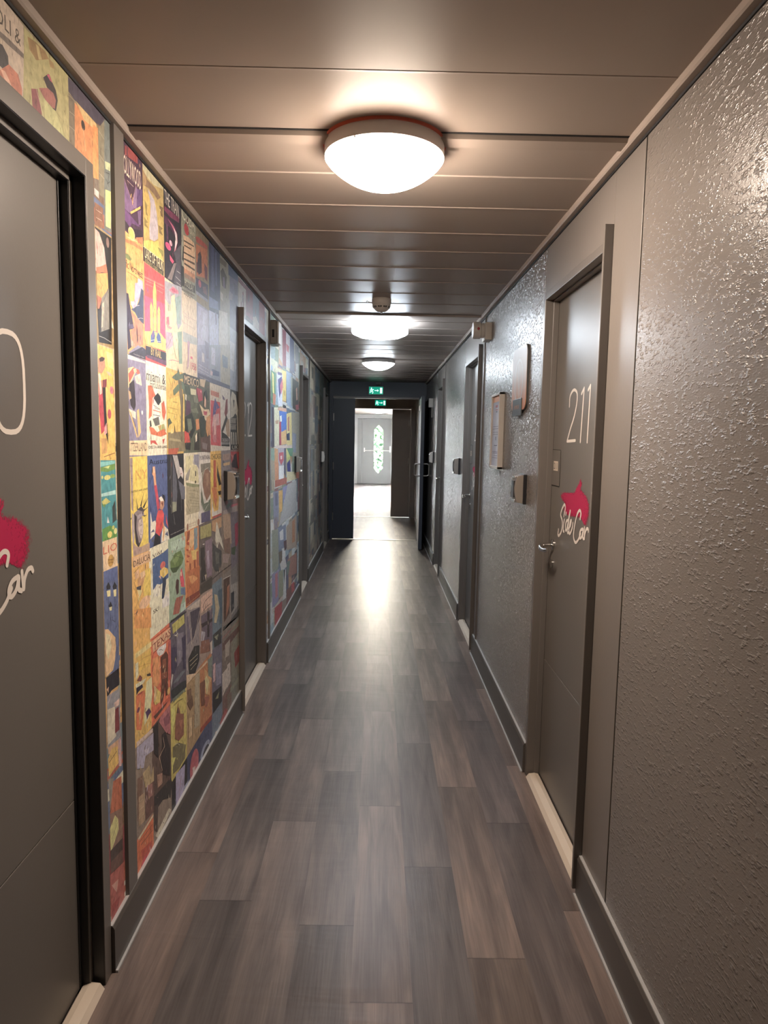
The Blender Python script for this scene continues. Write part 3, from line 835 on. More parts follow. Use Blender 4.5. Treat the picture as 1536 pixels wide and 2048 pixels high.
P e8d8cc 3026,1235 3049,1185 3071,1165 3149,1166 3167,1231 3214,1213 3219,1144 3027,1148
P 2f2a2a 3141,1251 3207,1250 3206,1231 3164,1233
S 4a3a38 1.8 3044,1234 3063,1164
S d0d0c8 1.4 3118,1270 3149,1261
P c85a50 3031,1147 3212,1145 3212,1135 3038,1136
P b09080 3248,1415 3402,1419 3405,1388 3247,1386
P 6a6a7a 3239,1389 3280,1385 3280,1355 3239,1360
P b8343c 3420,1426 3656,1422 3645,1333 3531,1337 3437,1372
P 3a2c34 3503,1409 3561,1416 3584,1359 3614,1334 3455,1348 3437,1364
P c87068 3429,1411 3494,1405 3475,1383
P d8b070 3255,1374 3401,1377 3401,1362 3255,1362
P c8606a 3433,1163 3591,1156 3591,1132 3433,1137
P b07a7a 3293,1198 3344,1194 3365,1169 3309,1173
P 6a7a68 3327,1173 3434,1178 3433,1163 3344,1156
P a89890 3242,1151 3587,1148 3597,1115 3241,1133
P 7f98a0 2728,1136 2778,1132 2780,1052 2725,1044
P e8b070 2669,1134 2728,1133 2726,1073 2646,1055
P a0522e 2627,1134 2671,1134 2659,1102 2620,1095
P b8442a 2625,1098 2658,1088 2647,1081 2623,1087
P b8442a 2619,1071 2659,1057 2619,1062
P b8442a 2621,1047 2669,1033 2628,1034
P b8442a 2617,1026 2658,1013 2620,1017
P f0b850 2679,1053 2785,1042 2783,1001 2701,1012
P a0522e 2655,1005 2680,1003 2683,943 2662,948
P a0522e 2718,1009 2747,1007 2752,917 2726,922
P b86038 2760,1036 2791,1035 2795,973 2764,975
P c06a30 2610,982 2810,970 2806,873 2617,882
P e09a50 2642,958 2710,951 2781,924 2686,918
S 6a3a22 1.6 2651,907 2668,915 2679,898
P 8a3a22 2604,881 2806,870 2810,841 2607,848
T e8b060 2616,850 2809,854 SPAIN
P a8a05a 2825,1128 3012,1123 3013,1065 2823,1077
P 8a7280 2900,1057 3024,1056 3022,889 2935,893 2910,962
P 3a342f 2826,1039 2886,1036 2909,925 2935,886 2830,893
P a898a8 2925,1010 2966,1010 2978,932 2943,929
P d8d0c8 2854,1052 2893,1050 2886,1044
P 4a4238 2820,886 3022,882 3020,833 2815,848
P c8b0a0 2889,915 2922,912 2914,883
P c89a68 3026,1130 3212,1129 3211,1081 3083,1073 3025,1087
P d8d0b8 3107,1116 3129,1106 3175,1049 3209,1023 3254,962 3158,1019 3119,991 3082,1037
P 4a4a48 3031,1034 3096,1003 3208,967 3207,908 3155,879 3078,896 3035,929
P 6a6a60 3081,984 3157,965 3156,918 3094,925
P b89878 3233,1132 3400,1127 3433,967 3271,999
P a83a58 3507,1056 3590,1058 3588,951 3524,931
P 8a6a58 3252,1013 3397,1003 3396,921 3270,952
P 4a5a40 3429,947 3538,939 3508,897 3429,916
P a89088 3237,948 3392,922 3338,885 3236,907
S 4a4038 4.4 2948,869 3170,871 3428,865
P ecc070 2048,839 2197,834 2197,817 2047,824
P e8ac20 2070,815 2191,811 2189,762 2095,771 2071,769
S c8902a 1.8 2077,806 2129,802 2186,792
S c8902a 1.8 2080,786 2128,779 2184,765
P f0d8a0 2046,807 2070,807 2071,765 2048,757
P 7a3a38 2055,751 2083,761 2104,745 2094,736
P 2a1f30 2050,736 2101,729 2109,712 2068,712 2049,708
P f0d8a0 2045,744 2110,735 2143,730 2111,723 2048,731
P d06a30 2045,708 2124,698 2132,663 2105,616 2086,582 2043,601
P a83a30 2060,708 2108,701 2100,696 2064,701
P e89a50 2066,666 2083,682 2088,623 2071,602
P e8c890 2142,717 2195,716 2197,653 2161,593 2110,583 2122,653
P 4a2a58 2127,623 2163,623 2183,602 2157,600 2140,592 2136,609
O 6a3050 2051,648 2077,664
P 4a4030 2146,741 2181,733 2187,722 2151,732
P e0a878 2202,832 2399,824 2400,789 2210,792
T 8a3a2a 2211,795 2401,820 TEXAS
S 4a2a22 1.2 2199,837 2402,829
S 4a2a22 1.2 2208,789 2400,784
P e58a40 2203,772 2278,762 2275,669 2245,662 2202,684
P b85048 2372,778 2403,781 2401,631 2371,642
P 5a3020 2287,751 2347,754 2370,734 2363,593 2338,596 2330,631 2308,595 2279,585 2292,663
P efe4cc 2246,785 2270,790 2349,783 2348,769 2318,754 2277,758 2255,771
S 3a2a24 1.9 2269,781 2293,777 2313,767
P 8a4a2c 2305,736 2346,729 2345,698 2304,707
P 8a4a2c 2296,693 2354,679 2353,657 2300,670
S a83a38 1.6 2328,698 2337,636
P e8b040 2227,669 2283,630 2272,600 2224,608 2207,628
P d8b078 2212,680 2236,665 2234,624 2209,624
P c05030 2205,590 2380,580 2395,562 2240,559 2204,565
P 5a3828 2203,577 2369,570 2319,564 2222,560
O e8a040 2354,590 2389,615
P b0a845 2421,828 2574,827 2579,791 2430,791
S 4a4a28 1.2 2436,814 2452,813
S 4a4a28 1.7 2485,808 2496,814
S 4a4a28 1.7 2530,814 2554,818
P d8d0c8 2448,779 2497,777 2472,771
P 7a7280 2472,777 2566,761 2538,660 2478,653
P 3d3550 2410,747 2473,731 2481,662 2445,641 2406,655
P 3d3550 2537,745 2595,742 2590,609 2558,620
P 8a8490 2492,709 2526,701 2513,665
P 6a7078 2411,611 2536,617 2584,604 2487,597
P b0a8a0 2396,626 2413,649 2428,641 2400,599
P 2c3030 2398,593 2532,577 2594,562 2593,534 2407,559
P 6a7868 2419,555 2579,536 2578,526 2419,539
P b8a898 2608,838 2816,831 2815,799 2660,821
P 4a4250 2659,813 2807,797 2806,755 2692,689
P 6a6070 2609,807 2645,805 2670,698 2612,695
S d8bfa0 3.0 2620,833 2650,756 2681,674
S d8bfa0 3.3 2803,781 2746,721 2696,686
P 2a2824 2624,636 2713,660 2794,640 2791,577 2724,545 2633,572
S b0a880 2.6 2645,619 2765,611
S b0a880 2.6 2651,600 2757,595
S b0a880 2.1 2658,582 2741,581
P d0b088 2598,581 2724,543 2922,535 2925,523 2709,538 2596,543
P d0a890 2826,831 3024,828 3022,754 2824,766
S 4a3028 2.8 2847,785 2895,802 3002,804
S 4a3028 2.8 2852,767 2911,772 2986,769
P 6a5a68 2823,755 3022,740 3018,595 2924,601 2840,652
P a8a0a8 2825,691 2891,668 2855,621 2806,628
P 3a2c30 2928,750 2967,736 2963,625 2925,636
P 3a2c30 2822,721 3021,695 3020,681 2841,701
P 8a5a45 2820,649 2960,617 2980,557 2805,600
P d0b8a8 2977,594 3014,596 3012,537 2985,541
P b8a880 3057,795 3115,778 3157,707 3096,652 3050,666 3079,726
P 4a6070 3135,792 3217,788 3213,620 3162,629 3174,703
P 3a3a38 3030,615 3196,605 3194,529 3051,551
P 8a8a70 3052,599 3130,591 3110,568
P 5a4030 3250,820 3377,812 3373,628 3252,612
P a86a48 3326,770 3376,774 3374,668 3296,623
S d0cabc 3.2 3230,606 3235,827 3395,813
P 9a948c 3413,761 3597,743 3595,615 3415,604
P 3a3c40 3412,720 3490,713 3488,625 3415,615
S d0cabc 3.3 3403,600 3407,803
S d0cabc 2.8 3570,685 3567,776
P 4a4840 3234,576 3622,592 3621,554 3234,595
S b06060 3.2 3222,542 3621,524
P 6a4a40 3222,520 3620,500 3620,467 3365,467 3221,481
P a89a88 3275,494 3389,491 3364,416 3274,430
P 8a3a34 3484,389 3619,396 3618,303 3508,301
P c0b0a0 3318,380 3387,373 3397,271 3315,264
P c8a0a0 3020,480 3072,474 3069,393 3027,396
P 8a8498 3077,461 3188,438 3185,337 3084,359
P 2a2624 3016,351 3189,323 3198,243 3023,253
P 8a8a60 3063,305 3143,313 3122,287
P c0b0a0 3207,373 3368,364 3390,278 3216,261
P 6a4a30 2600,468 2676,471 2692,423 2645,420
P c8a878 2629,395 2670,382 2667,309 2626,315
S 5a4028 2.1 2615,413 2612,313
S 5a4028 2.1 2676,388 2672,286
P a89878 2721,538 2790,524 2782,301 2701,319
P 7a5a40 2605,518 2662,505 2668,462 2610,472
P d89a58 2869,517 2994,433 2956,365 2882,399
P 7a4a30 2798,476 2884,463 2867,354 2814,371
P e8b878 2876,466 2902,474 2954,429 2908,383
P 7a8478 2930,532 3016,527 3004,425 2937,460
P 9a3e2a 2794,281 2999,260 2998,237 2794,264
P a05a40 2865,390 2952,362 2933,328 2880,340
P 4a5070 2809,237 2994,220 2994,211 2809,224
O 9098b0 2792,121 2953,183
O 2a2430 2828,109 2943,163
P d8b0a0 2805,116 2857,135 2926,107 2908,88 2821,81
P a04a48 3150,155 3268,181 3317,156 3289,121 3180,117
P c8b098 3059,150 3159,126 3138,110 3068,122
P 8a8a70 3384,239 3598,226 3597,199 3384,213
P 7a6a58 3314,229 3384,223 3382,130 3324,138
P c8b0a0 2042,562 2195,542 2195,528 2041,546
S 8a8488 1.6 2078,545 2180,532
P a09ab0 2043,544 2200,524 2199,464 2120,481 2101,451 2042,476
P b8b0c0 2103,508 2159,492 2139,478
P b09868 2091,437 2156,434 2165,386 2196,411 2198,341 2115,377
P 7a5a48 2045,444 2090,431 2087,329 2039,306
P 6a4840 2113,377 2199,359 2194,256 2110,269
P a88a68 2052,380 2105,368 2103,274 2047,286
P 9a6860 2134,376 2182,358 2180,318 2141,326
S d0b890 1.2 2060,360 2086,355
S d0b890 1.2 2058,335 2094,328
S d0b890 1.2 2053,310 2093,303
P b06468 2272,547 2385,547 2386,435 2334,465 2261,534
P 8a4a58 2304,527 2371,524 2375,483 2324,490
P 241c1c 2198,541 2251,542 2247,414 2206,449
P 2a1e1e 2288,478 2329,471 2378,387 2374,287 2295,333 2265,384 2288,429
P 5a4a40 2254,480 2280,475 2283,438 2257,444
S c8a888 2.7 2301,462 2315,424 2256,413 2287,351
P a88068 2232,362 2286,342 2285,304 2235,314
P 2e2824 2196,303 2379,277 2396,254 2376,204 2291,243 2196,253
S 7a7438 3.3 2412,542 2492,539 2589,521
S 7a7438 2.8 2430,526 2491,521 2542,508
P d8c850 2394,526 2441,521 2439,463 2395,416
P 8a5238 2449,474 2490,498 2514,460 2555,445 2552,362 2485,367 2436,398
P 5a4030 2462,484 2478,507 2491,472
P a86848 2488,443 2539,429 2524,389
P 6f6640 2409,377 2484,361 2577,311 2562,263 2480,262 2410,275
S e8dca0 1.9 2435,376 2472,363 2496,346
P d0c050 2392,345 2445,323 2408,307 2394,255
P d8622a 2045,242 2187,232 2187,123 2070,124
P e8c098 2043,251 2188,248 2188,241 2043,242
S 6a2a1c 2.0 2053,232 2175,219
S 6a2a1c 2.1 2066,215 2174,199
P b84028 2065,196 2172,166 2170,126 2076,156
O c0283a 2059,109 2129,157
P d8c8b8 2048,138 2084,124 2060,113 2047,113
P 3a302c 2197,268 2291,251 2280,243 2217,247
P 4a3a34 2192,274 2238,252 2223,163 2193,188
P c8b8a0 2202,162 2355,176 2378,157 2232,137
S 3a3028 2.2 2211,139 2275,132
S 3a3028 2.2 2264,139 2331,139
S 3a3028 2.2 2231,113 2285,112
P a098b8 2442,258 2563,239 2543,124 2474,107 2437,125
S a04848 2.9 2468,129 2511,218
O b0505a 2631,107 2765,232
P d8a8a0 2668,172 2712,158 2703,121 2674,132
P 8a90a8 2541,156 2610,152 2595,128 2527,124
P c8b094 1381,2303 1415,2314 1483,2307 1482,2246 1471,2159 1421,2159 1371,2163
T 4a3c2c 1378,2260 1470,2288 OLI &
P 7a6a5c 1388,2247 1425,2251 1483,2253 1483,2244 1421,2238 1387,2237
P 2a2224 1383,2223 1400,2227 1419,2217 1421,2194 1406,2183 1383,2184
P c86a40 1382,2172 1421,2203 1455,2202 1469,2181 1468,2161 1421,2159 1381,2157
P e8a880 1388,2179 1406,2183 1422,2173 1431,2165 1410,2162
P b0a45e 1486,2306 1683,2315 1682,2162 1565,2163 1472,2158
P 9a7434 1499,2296 1532,2303 1575,2307 1589,2299 1533,2268 1504,2275
P c0a860 1532,2300 1546,2301 1558,2282 1544,2275
P a88440 1588,2301 1611,2302 1618,2293 1595,2286
P 2c1c20 1561,2248 1586,2268 1619,2250 1627,2232 1617,2205 1599,2204 1607,2237 1577,2236
P c04060 1578,2262 1590,2269 1604,2258 1593,2257
P a85a4c 1540,2217 1580,2236 1607,2238 1618,2228 1612,2208 1589,2202 1561,2208
P 8a3238 1507,2200 1534,2212 1551,2168 1536,2164 1510,2167
P b8b468 1560,2207 1619,2203 1650,2175 1665,2163 1565,2163
S d8c8a0 1.2 1528,2210 1545,2186 1559,2165
S 8a8040 1.4 1616,2205 1643,2200 1656,2164
P 4a3f50 1683,2310 1932,2322 1891,2286 1839,2277 1714,2274 1683,2278
P 7a6a50 1683,2275 1718,2274 1712,2165 1682,2163
S b0a080 1.2 1686,2271 1718,2272
S b0a080 1.2 1686,2236 1714,2238
S b0a080 1.2 1684,2203 1711,2204
P 8a7a50 1839,2274 1886,2282 1869,2178 1843,2169
P dd8430 1715,2269 1844,2264 1849,2171 1802,2153 1710,2165
P d8b060 1722,2275 1841,2275 1849,2259 1766,2252
O 3a2a20 1749,2226 1771,2248
S e0c080 2.2 1760,2229 1765,2205 1772,2183
O 3a2c28 1812,2193 1842,2236
P e8dca0 1816,2222 1837,2236 1844,2225 1830,2206
P 6e7670 1890,2305 1926,2305 1928,2200 1870,2179 1876,2278
P a8b090 1892,2307 1919,2304 1918,2288 1896,2287
P 7a6a58 1820,2196 1846,2144 1853,2190 1887,2203 1883,2107 1820,2107
P e8902e 1818,2264 1850,2269 1848,2143 1815,2136 1810,2162
P 8a7f60 1854,2271 1893,2306 1883,2110 1847,2107
S c0b090 1.2 1856,2265 1890,2258
S c0b090 1.2 1853,2208 1885,2202
S c0b090 1.2 1850,2161 1884,2158
P 6e7670 1893,2309 1941,2317 1926,2034 1877,2031
P d8d070 1890,2134 1928,2141 1922,2044 1888,2041
P c0c890 1891,2205 1930,2213 1925,2192 1894,2187
S 33363a 2.1 1898,2179 1920,2184 1905,2153 1921,2164
S 33363a 1.7 1897,2162 1914,2149
P 8a5a3a 1817,2079 1873,2081 1870,2028 1815,2023
S c8a890 1.6 1826,2063 1862,2065
S c8a890 1.6 1825,2044 1861,2046
P c8c4b8 1818,2113 1847,2113 1846,2096 1818,2098
P 1e1c1e 1817,2019 1925,2021 1912,1739 1826,1734 1819,1824
P d8a898 1817,2015 1843,2012 1874,1983 1885,1943 1816,1910
P dd6a38 1819,1920 1846,1928 1885,1944 1894,1923 1853,1915 1820,1904
P eaa035 1820,1905 1894,1923 1896,1884 1849,1844 1821,1852
S c87830 1.7 1824,1894 1860,1883
P d8683f 1821,1852 1851,1849 1833,1820 1823,1818
P 8a8478 1849,1849 1900,1885 1898,1779 1836,1761
P c8b89a 1853,1836 1866,1845 1854,1778 1843,1773
S 3a3634 1.3 1866,1849 1898,1885
S 3a3634 1.3 1874,1834 1871,1781
P 3a3a40 1823,1812 1848,1823 1842,1763 1828,1760
O 8a6a60 1888,1989 1909,2015
S b0a8a0 1.7 1827,1750 1860,1750 1908,1745
P f0bf40 1816,1728 1918,1726 1923,1428 1816,1426
P f4d470 1870,1717 1916,1716 1923,1674 1886,1678
P c88a68 1818,1691 1861,1701 1863,1675 1840,1656 1816,1657
P 4a3030 1824,1693 1843,1700 1862,1697 1851,1689 1829,1685
P d0384a 1817,1630 1838,1639 1846,1578 1851,1509 1827,1498 1816,1563
P e8c8b0 1815,1653 1830,1655 1839,1605 1824,1600
P 2e2428 1841,1622 1862,1627 1863,1565 1874,1470 1851,1509
P 8a3040 1842,1639 1872,1645 1868,1623 1843,1620
P e0b090 1867,1665 1894,1664 1913,1656 1885,1655
O d8788a 1891,1607 1917,1628
O c84a5a 1872,1540 1898,1566
P f0a8a0 1850,1516 1864,1530 1865,1502 1844,1495
S 8a4a30 1.8 1841,1439 1882,1444 1918,1448
P d8a050 1826,1488 1862,1488 1864,1449 1828,1447
P 3a9aa0 1817,1431 1919,1428 1923,1204 1816,1214
P 7ac8c0 1816,1426 1917,1427 1916,1419 1817,1414
P 6a9a3a 1817,1412 1916,1419 1915,1403 1861,1398 1817,1402
P c8d070 1835,1412 1880,1415 1870,1407
O d8d060 1838,1377 1883,1390
O d8d060 1820,1381 1833,1390
O 8ab04a 1879,1380 1916,1391
P a8d8d0 1817,1343 1917,1346 1916,1334 1817,1335
P c8c050 1819,1322 1848,1330 1879,1317 1829,1309
P 6a9a3a 1820,1315 1847,1313 1837,1305
P 3a4a4a 1890,1301 1912,1318 1919,1262 1890,1256
P f0ece0 1858,1279 1868,1260 1851,1262
P 5a9a3a 1818,1249 1871,1253 1920,1236 1922,1206 1819,1214
O e8d050 1852,1219 1886,1237
O e8e080 1898,1224 1922,1241
O c8d050 1885,1239 1903,1250
P f0c090 1817,1216 1919,1215 1920,1133 1819,1135
T d8603a 1821,1180 1918,1201 LIO
O c8962a 1851,1139 1892,1173
S 8a5a20 1.4 1854,1161 1890,1157
S 8a5a20 1.4 1854,1152 1889,1148
P 5a6a9a 1819,1135 1920,1133 1921,1034 1818,1058
P 5a6890 1817,1104 1923,1092 1915,835 1820,848 1817,978
P 2a2c34 1836,1091 1851,1101 1866,1085 1862,1079 1839,1082
P e0d088 1838,1079 1864,1076 1863,1059 1842,1062
P 2a2c34 1880,1082 1895,1092 1912,1077 1907,1070 1883,1074
P e0d088 1885,1071 1907,1069 1904,1050 1888,1052
P 2a2c34 1847,1035 1864,1044 1875,1029 1871,1027 1852,1031
P e0d088 1853,1030 1873,1028 1870,1018 1856,1020
S 33384a 1.8 1858,1020 1858,966
S 33384a 1.8 1894,1051 1892,980 1871,991
S 33384a 1.8 1849,1060 1842,975
P d8b078 1819,978 1842,973 1892,935 1895,908 1886,873 1870,849 1820,846
P e8c898 1826,966 1854,953 1864,918 1839,888 1826,911
P 22202a 1820,844 1914,840 1914,791 1857,795 1824,787
P d8a880 1823,810 1837,814 1834,797
P 8a8a90 1824,791 1916,781 1913,579 1819,643
S d8a8a8 1.8 1832,769 1857,788
P c8bca0 1825,753 1878,741 1882,653 1823,653
P d8b0a0 1873,753 1914,752 1909,734 1878,737
P 7a2c34 1878,732 1905,731 1908,661 1874,664
P c89a70 1823,646 1910,635 1911,605 1824,626
P d8a840 1821,614 1848,632 1890,620 1896,568 1824,562
S 5a3a28 2.4 1828,601 1883,608
P c8a0a0 1897,636 1918,637 1916,548 1896,558
P 8a8478 1818,558 1857,543 1836,462 1826,458
P b8623c 1854,534 1914,519 1915,415 1823,447
P 8a6a58 1826,453 1918,421 1915,326 1822,343
P d8c070 1821,412 1861,430 1882,407 1885,374 1825,339
S 6a5a38 1.8 1833,375 1878,398
P 4a3a34 1823,347 1915,331 1912,253 1821,280
P 6a4a40 1822,313 1913,296 1912,255 1821,280
P b05a50 1816,279 1918,253 1918,132 1843,124 1817,139
P a03a38 1822,185 1884,171 1857,135 1826,140
P d89080 1826,242 1875,229 1860,198
P 8aa0a0 4650,2094 4885,2125 4887,2040 4651,2023
P 8ac0b4 4650,2094 4693,2097 4712,1958 4661,1964
P b0a8a0 5110,2320 5233,2318 5261,2048 5076,2073
P 8a3a48 5241,2302 5441,2316 5459,2046 5274,2038
P c0b8b8 5442,2310 5678,2315 5697,2058 5459,2046
P 5a6488 5678,2309 5947,2316 6014,2037 5698,2052
P 8a8c90 6003,2291 6292,2296 6300,2160 6038,2132
P c8c8a0 4694,2028 4999,2031 5000,1977 4695,1967
P c05a60 5453,2223 5642,2224 5596,2169 5478,2173
P 90b0c8 4678,1986 4781,1976 4764,1943 4678,1940
P c8c090 4888,1987 5241,2000 5242,1966 4888,1955
P e0c050 5241,2000 5469,2011 5467,1783 5268,1778
P 4a8a60 4695,1947 4925,1948 4892,1730 4715,1731
P e8d860 4746,1941 4824,1928 4847,1802 4776,1803
P c87850 4783,1803 4928,1797 4892,1724 4784,1724
P c8c8d0 4963,1951 5263,1968 5248,1736 5044,1721
P 5a4878 5001,1966 5221,1976 5221,1958 5020,1946
P 4a3a78 5021,1913 5221,1953 5224,1861 5102,1785 5061,1838
P c85a6a 5120,1876 5264,1945 5287,1877 5183,1813
P 3a3a40 5290,1750 5469,1747 5469,1722 5282,1726
P c8a030 5309,1856 5428,1864 5412,1821 5323,1822
P 9ab0c8 5469,2017 5800,2024 5838,1745 5515,1761
P a8a890 5750,2000 5854,1997 5863,1765 5785,1762
P 3a3a34 5854,1997 6308,1995 6322,1732 5875,1747
P d8a080 6104,1925 6202,1946 6244,1839 6138,1826
P b84a50 6082,1783 6319,1801 6321,1753 6113,1744
P d8d0a8 4838,1706 5084,1717 5090,1440 4861,1437
P b89068 4894,1616 5066,1626 5047,1598 4913,1595
P 4a4050 4732,1706 4838,1706 4861,1437 4753,1427
P d8a080 5025,1714 5492,1729 5493,1702 5025,1695
P 4a78c8 5084,1694 5517,1700 5498,1565 5296,1527 5169,1560
P b83a50 5086,1610 5188,1624 5213,1445 5110,1446
P e0b060 5190,1538 5474,1565 5525,1449 5213,1445
P e8e0d0 5125,1656 5216,1665 5230,1619 5147,1617
P e8d070 5494,1687 5813,1712 5850,1440 5525,1442
P c87a60 5565,1659 5662,1674 5666,1555 5569,1554
P 3a4a6a 5499,1528 5692,1543 5709,1479 5514,1479
P d8c0b0 4916,1444 5850,1440 5851,1414 4916,1425
P a8a088 5839,1713 6385,1727 6407,1321 5854,1348
P 8a90a8 5872,1545 6152,1534 6131,1369 5906,1380
P 8aa890 4702,1428 4916,1425 4901,1201 4704,1212
P d89a5a 4861,1426 5031,1418 5056,1192 4883,1202
P a8a0a8 5031,1424 5365,1420 5350,1175 5056,1192
P c84050 5083,1389 5322,1390 5346,1330 5196,1294 5084,1338
P f0c8c0 5153,1365 5258,1365 5250,1339 5166,1338
P e8e4d8 5093,1292 5347,1288 5350,1175 5096,1189
P d0d060 5479,1412 5773,1408 5726,1313 5530,1306
P 4a4a90 5530,1294 5725,1326 5782,1187 5581,1198
P 5a9a70 5502,1418 5932,1413 5881,1341 5724,1351
P d88a50 4867,1330 5067,1317 5070,1145 4892,1151
P b85a40 4891,1196 5522,1187 5523,1137 4892,1148
P d8c890 5520,1231 6196,1199 6200,1135 5523,1151
P c87050 6128,1203 6373,1200 6377,1133 6165,1141
P a89878 4703,1348 4867,1336 4871,1127 4726,1138
P 8a8aa0 4808,1125 5071,1112 5076,885 4832,901
P e0a830 5071,1112 5288,1103 5267,946 5122,940
P 8a8ab8 5288,1124 5636,1122 5585,942 5318,940
P b0aca8 5579,1126 6200,1127 6179,844 5320,849 5077,844
P 6a6a80 4893,1106 5025,1102 5027,1010 4916,1014
S e0dcd8 3.7 5393,1018 5476,910
P 8a7a80 4853,937 5029,924 5031,837 4876,844
P c8c060 4750,848 4963,832 4965,713 4772,744
P 8f9078 4750,861 5077,831 5083,546 4774,558
P 7a8098 5054,834 5479,815 5485,633 5081,668
P d0ccd0 5125,798 5322,799 5350,711 5150,733
P 5a3a40 5350,696 5538,683 5596,615 5405,609
P a8907a 5507,790 6215,816 6230,517 5541,594
P b8743f 5887,789 6080,790 6090,587 5895,600
P 6a5a48 5081,655 5275,637 5278,538 5130,558
P c0b8b0 5154,553 5433,568 5545,460 5229,484
P a06a58 5600,510 6232,467 6242,273 5663,347
P 6a7a70 5544,498 5777,472 5662,378 5520,391
P 8880a0 4754,549 5131,523 5089,284 4778,306
P b86a70 4903,520 5037,514 5041,337 4928,336
P 8a8a68 5084,505 5331,479 5336,269 5088,305
P d0c8c0 5383,462 5491,448 5528,136 5313,174
P 3a3630 5357,467 5447,457 5413,339
P 7a4a40 5552,265 6175,211 6112,109 5501,127
P b84040 5847,248 6039,239 6076,150 5881,169
P b8a898 4778,293 5336,276 5337,247 4778,267
P a84040 4885,280 5286,238 5264,100 4909,133
P 8a7868 5286,238 5554,205 5475,89 5289,108'''
class Art:
    def __init__(s, X): s.v, s.f, s.c, s.top, s.X = [], [], [], {}, X
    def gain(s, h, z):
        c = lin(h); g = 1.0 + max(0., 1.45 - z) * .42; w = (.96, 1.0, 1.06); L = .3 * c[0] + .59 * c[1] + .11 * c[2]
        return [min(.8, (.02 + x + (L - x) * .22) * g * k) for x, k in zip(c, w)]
    def layer(s, pts):
        """next print layer above everything already printed in the poster cells this shape touches"""
        ys, zs = [p[0] for p in pts], [p[1] for p in pts]; e = .004
        cells = [(i, j) for i in range(math.floor((min(ys) + e - 2.185) / .205), math.floor((max(ys) - e - 2.185) / .205) + 1)
                 for j in range(math.floor((min(zs) + e - 2.025) / .2955), math.floor((max(zs) - e - 2.025) / .2955) + 1)]
        k = 1 + max([s.top.get(c, 0) for c in cells] or [0])
        for c in cells: s.top[c] = k
        return k
    def poly(s, pts, h, lay=None):
        if len(pts) < 3: return
        x = s.X + .0001 + (lay or s.layer(pts)) * .000007
        o = len(s.v); s.v += [(x, p[0], p[1]) for p in pts]; f = list(range(o, o + len(pts)))
        a = sum(pts[i][0] * pts[(i + 1) % len(pts)][1] - pts[(i + 1) % len(pts)][0] * pts[i][1] for i in range(len(pts)))
        if a < 0: f.reverse()
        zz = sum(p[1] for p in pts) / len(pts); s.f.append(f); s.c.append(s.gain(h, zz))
    def stroke(s, pts, w, h):
        lay = s.layer(pts)
        for q in stroke2d(pts, w): s.poly([(p[0], p[1]) for p in q], h, lay)
    def text(s, txt, x0, y0, x1, y1, h):
        vs, fs = fit_text(txt, x0, y0, x1, y1); lay = s.layer(vs)
        for f in fs: s.poly([vs[i] for i in f], h, lay)
    def oval(s, x0, y0, x1, y1, h):
        cx, cy, a, b_ = (x0 + x1) / 2, (y0 + y1) / 2, abs(x1 - x0) / 2, abs(y1 - y0) / 2
        s.poly([(cx + a * math.cos(t * math.pi / 10), cy + b_ * math.sin(t * math.pi / 10)) for t in range(20)], h)
def filler(A, x0, z0, x1, z1, rnd, pal):
    """a generic travel poster: sky, ground, a landmark, a figure and a title bar"""
    w, h = x1 - x0, z1 - z0; c = lambda: rnd.choice(pal)
    A.poly([(x0, z0), (x1, z0), (x1, z1), (x0, z1)], c())
    if rnd.random() < .6:
        g = z0 + h * rnd.uniform(.2, .5); A.poly([(x0, z0), (x1, z0), (x1, g + h * rnd.uniform(-.1, .1)), (x0 + w * .5, g + h * rnd.uniform(-.05, .15)), (x0, g)], c())
    for _ in range(rnd.randint(2, 4)):
        px, py = x0 + w * rnd.uniform(.15, .75), z0 + h * rnd.uniform(.15, .6); q = rnd.random()
        pw, phh = w * rnd.uniform(.08, .22), h * rnd.uniform(.12, .36)
        px = min(px, x1 - pw); py = min(py, z1 - phh)
        if q < .3: A.oval(px, py, px + pw, py + phh * .5, c())
        elif q < .6: A.poly([(px, py), (px + pw, py), (px + pw * rnd.uniform(.3, .8), py + phh)], c())
        else: A.poly([(px, py), (px + pw * .8, py + phh * .05), (px + pw, py + phh * .6), (px + pw * .6, py + phh), (px + pw * .1, py + phh * .7)], c())
    if rnd.random() < .7:
        t = z0 + h * .06 if rnd.random() < .5 else z0 + h * .86; A.poly([(x0, t - h * .04), (x1, t - h * .04), (x1, t + h * .08), (x0, t + h * .08)], c())
        k = rnd.randint(4, 7); cc = c()
        for i in range(k):
            a = x0 + w * (.1 + .8 * i / k); A.poly([(a, t), (a + w * .06, t), (a + w * .06, t + h * .05), (a, t + h * .05)], cc)
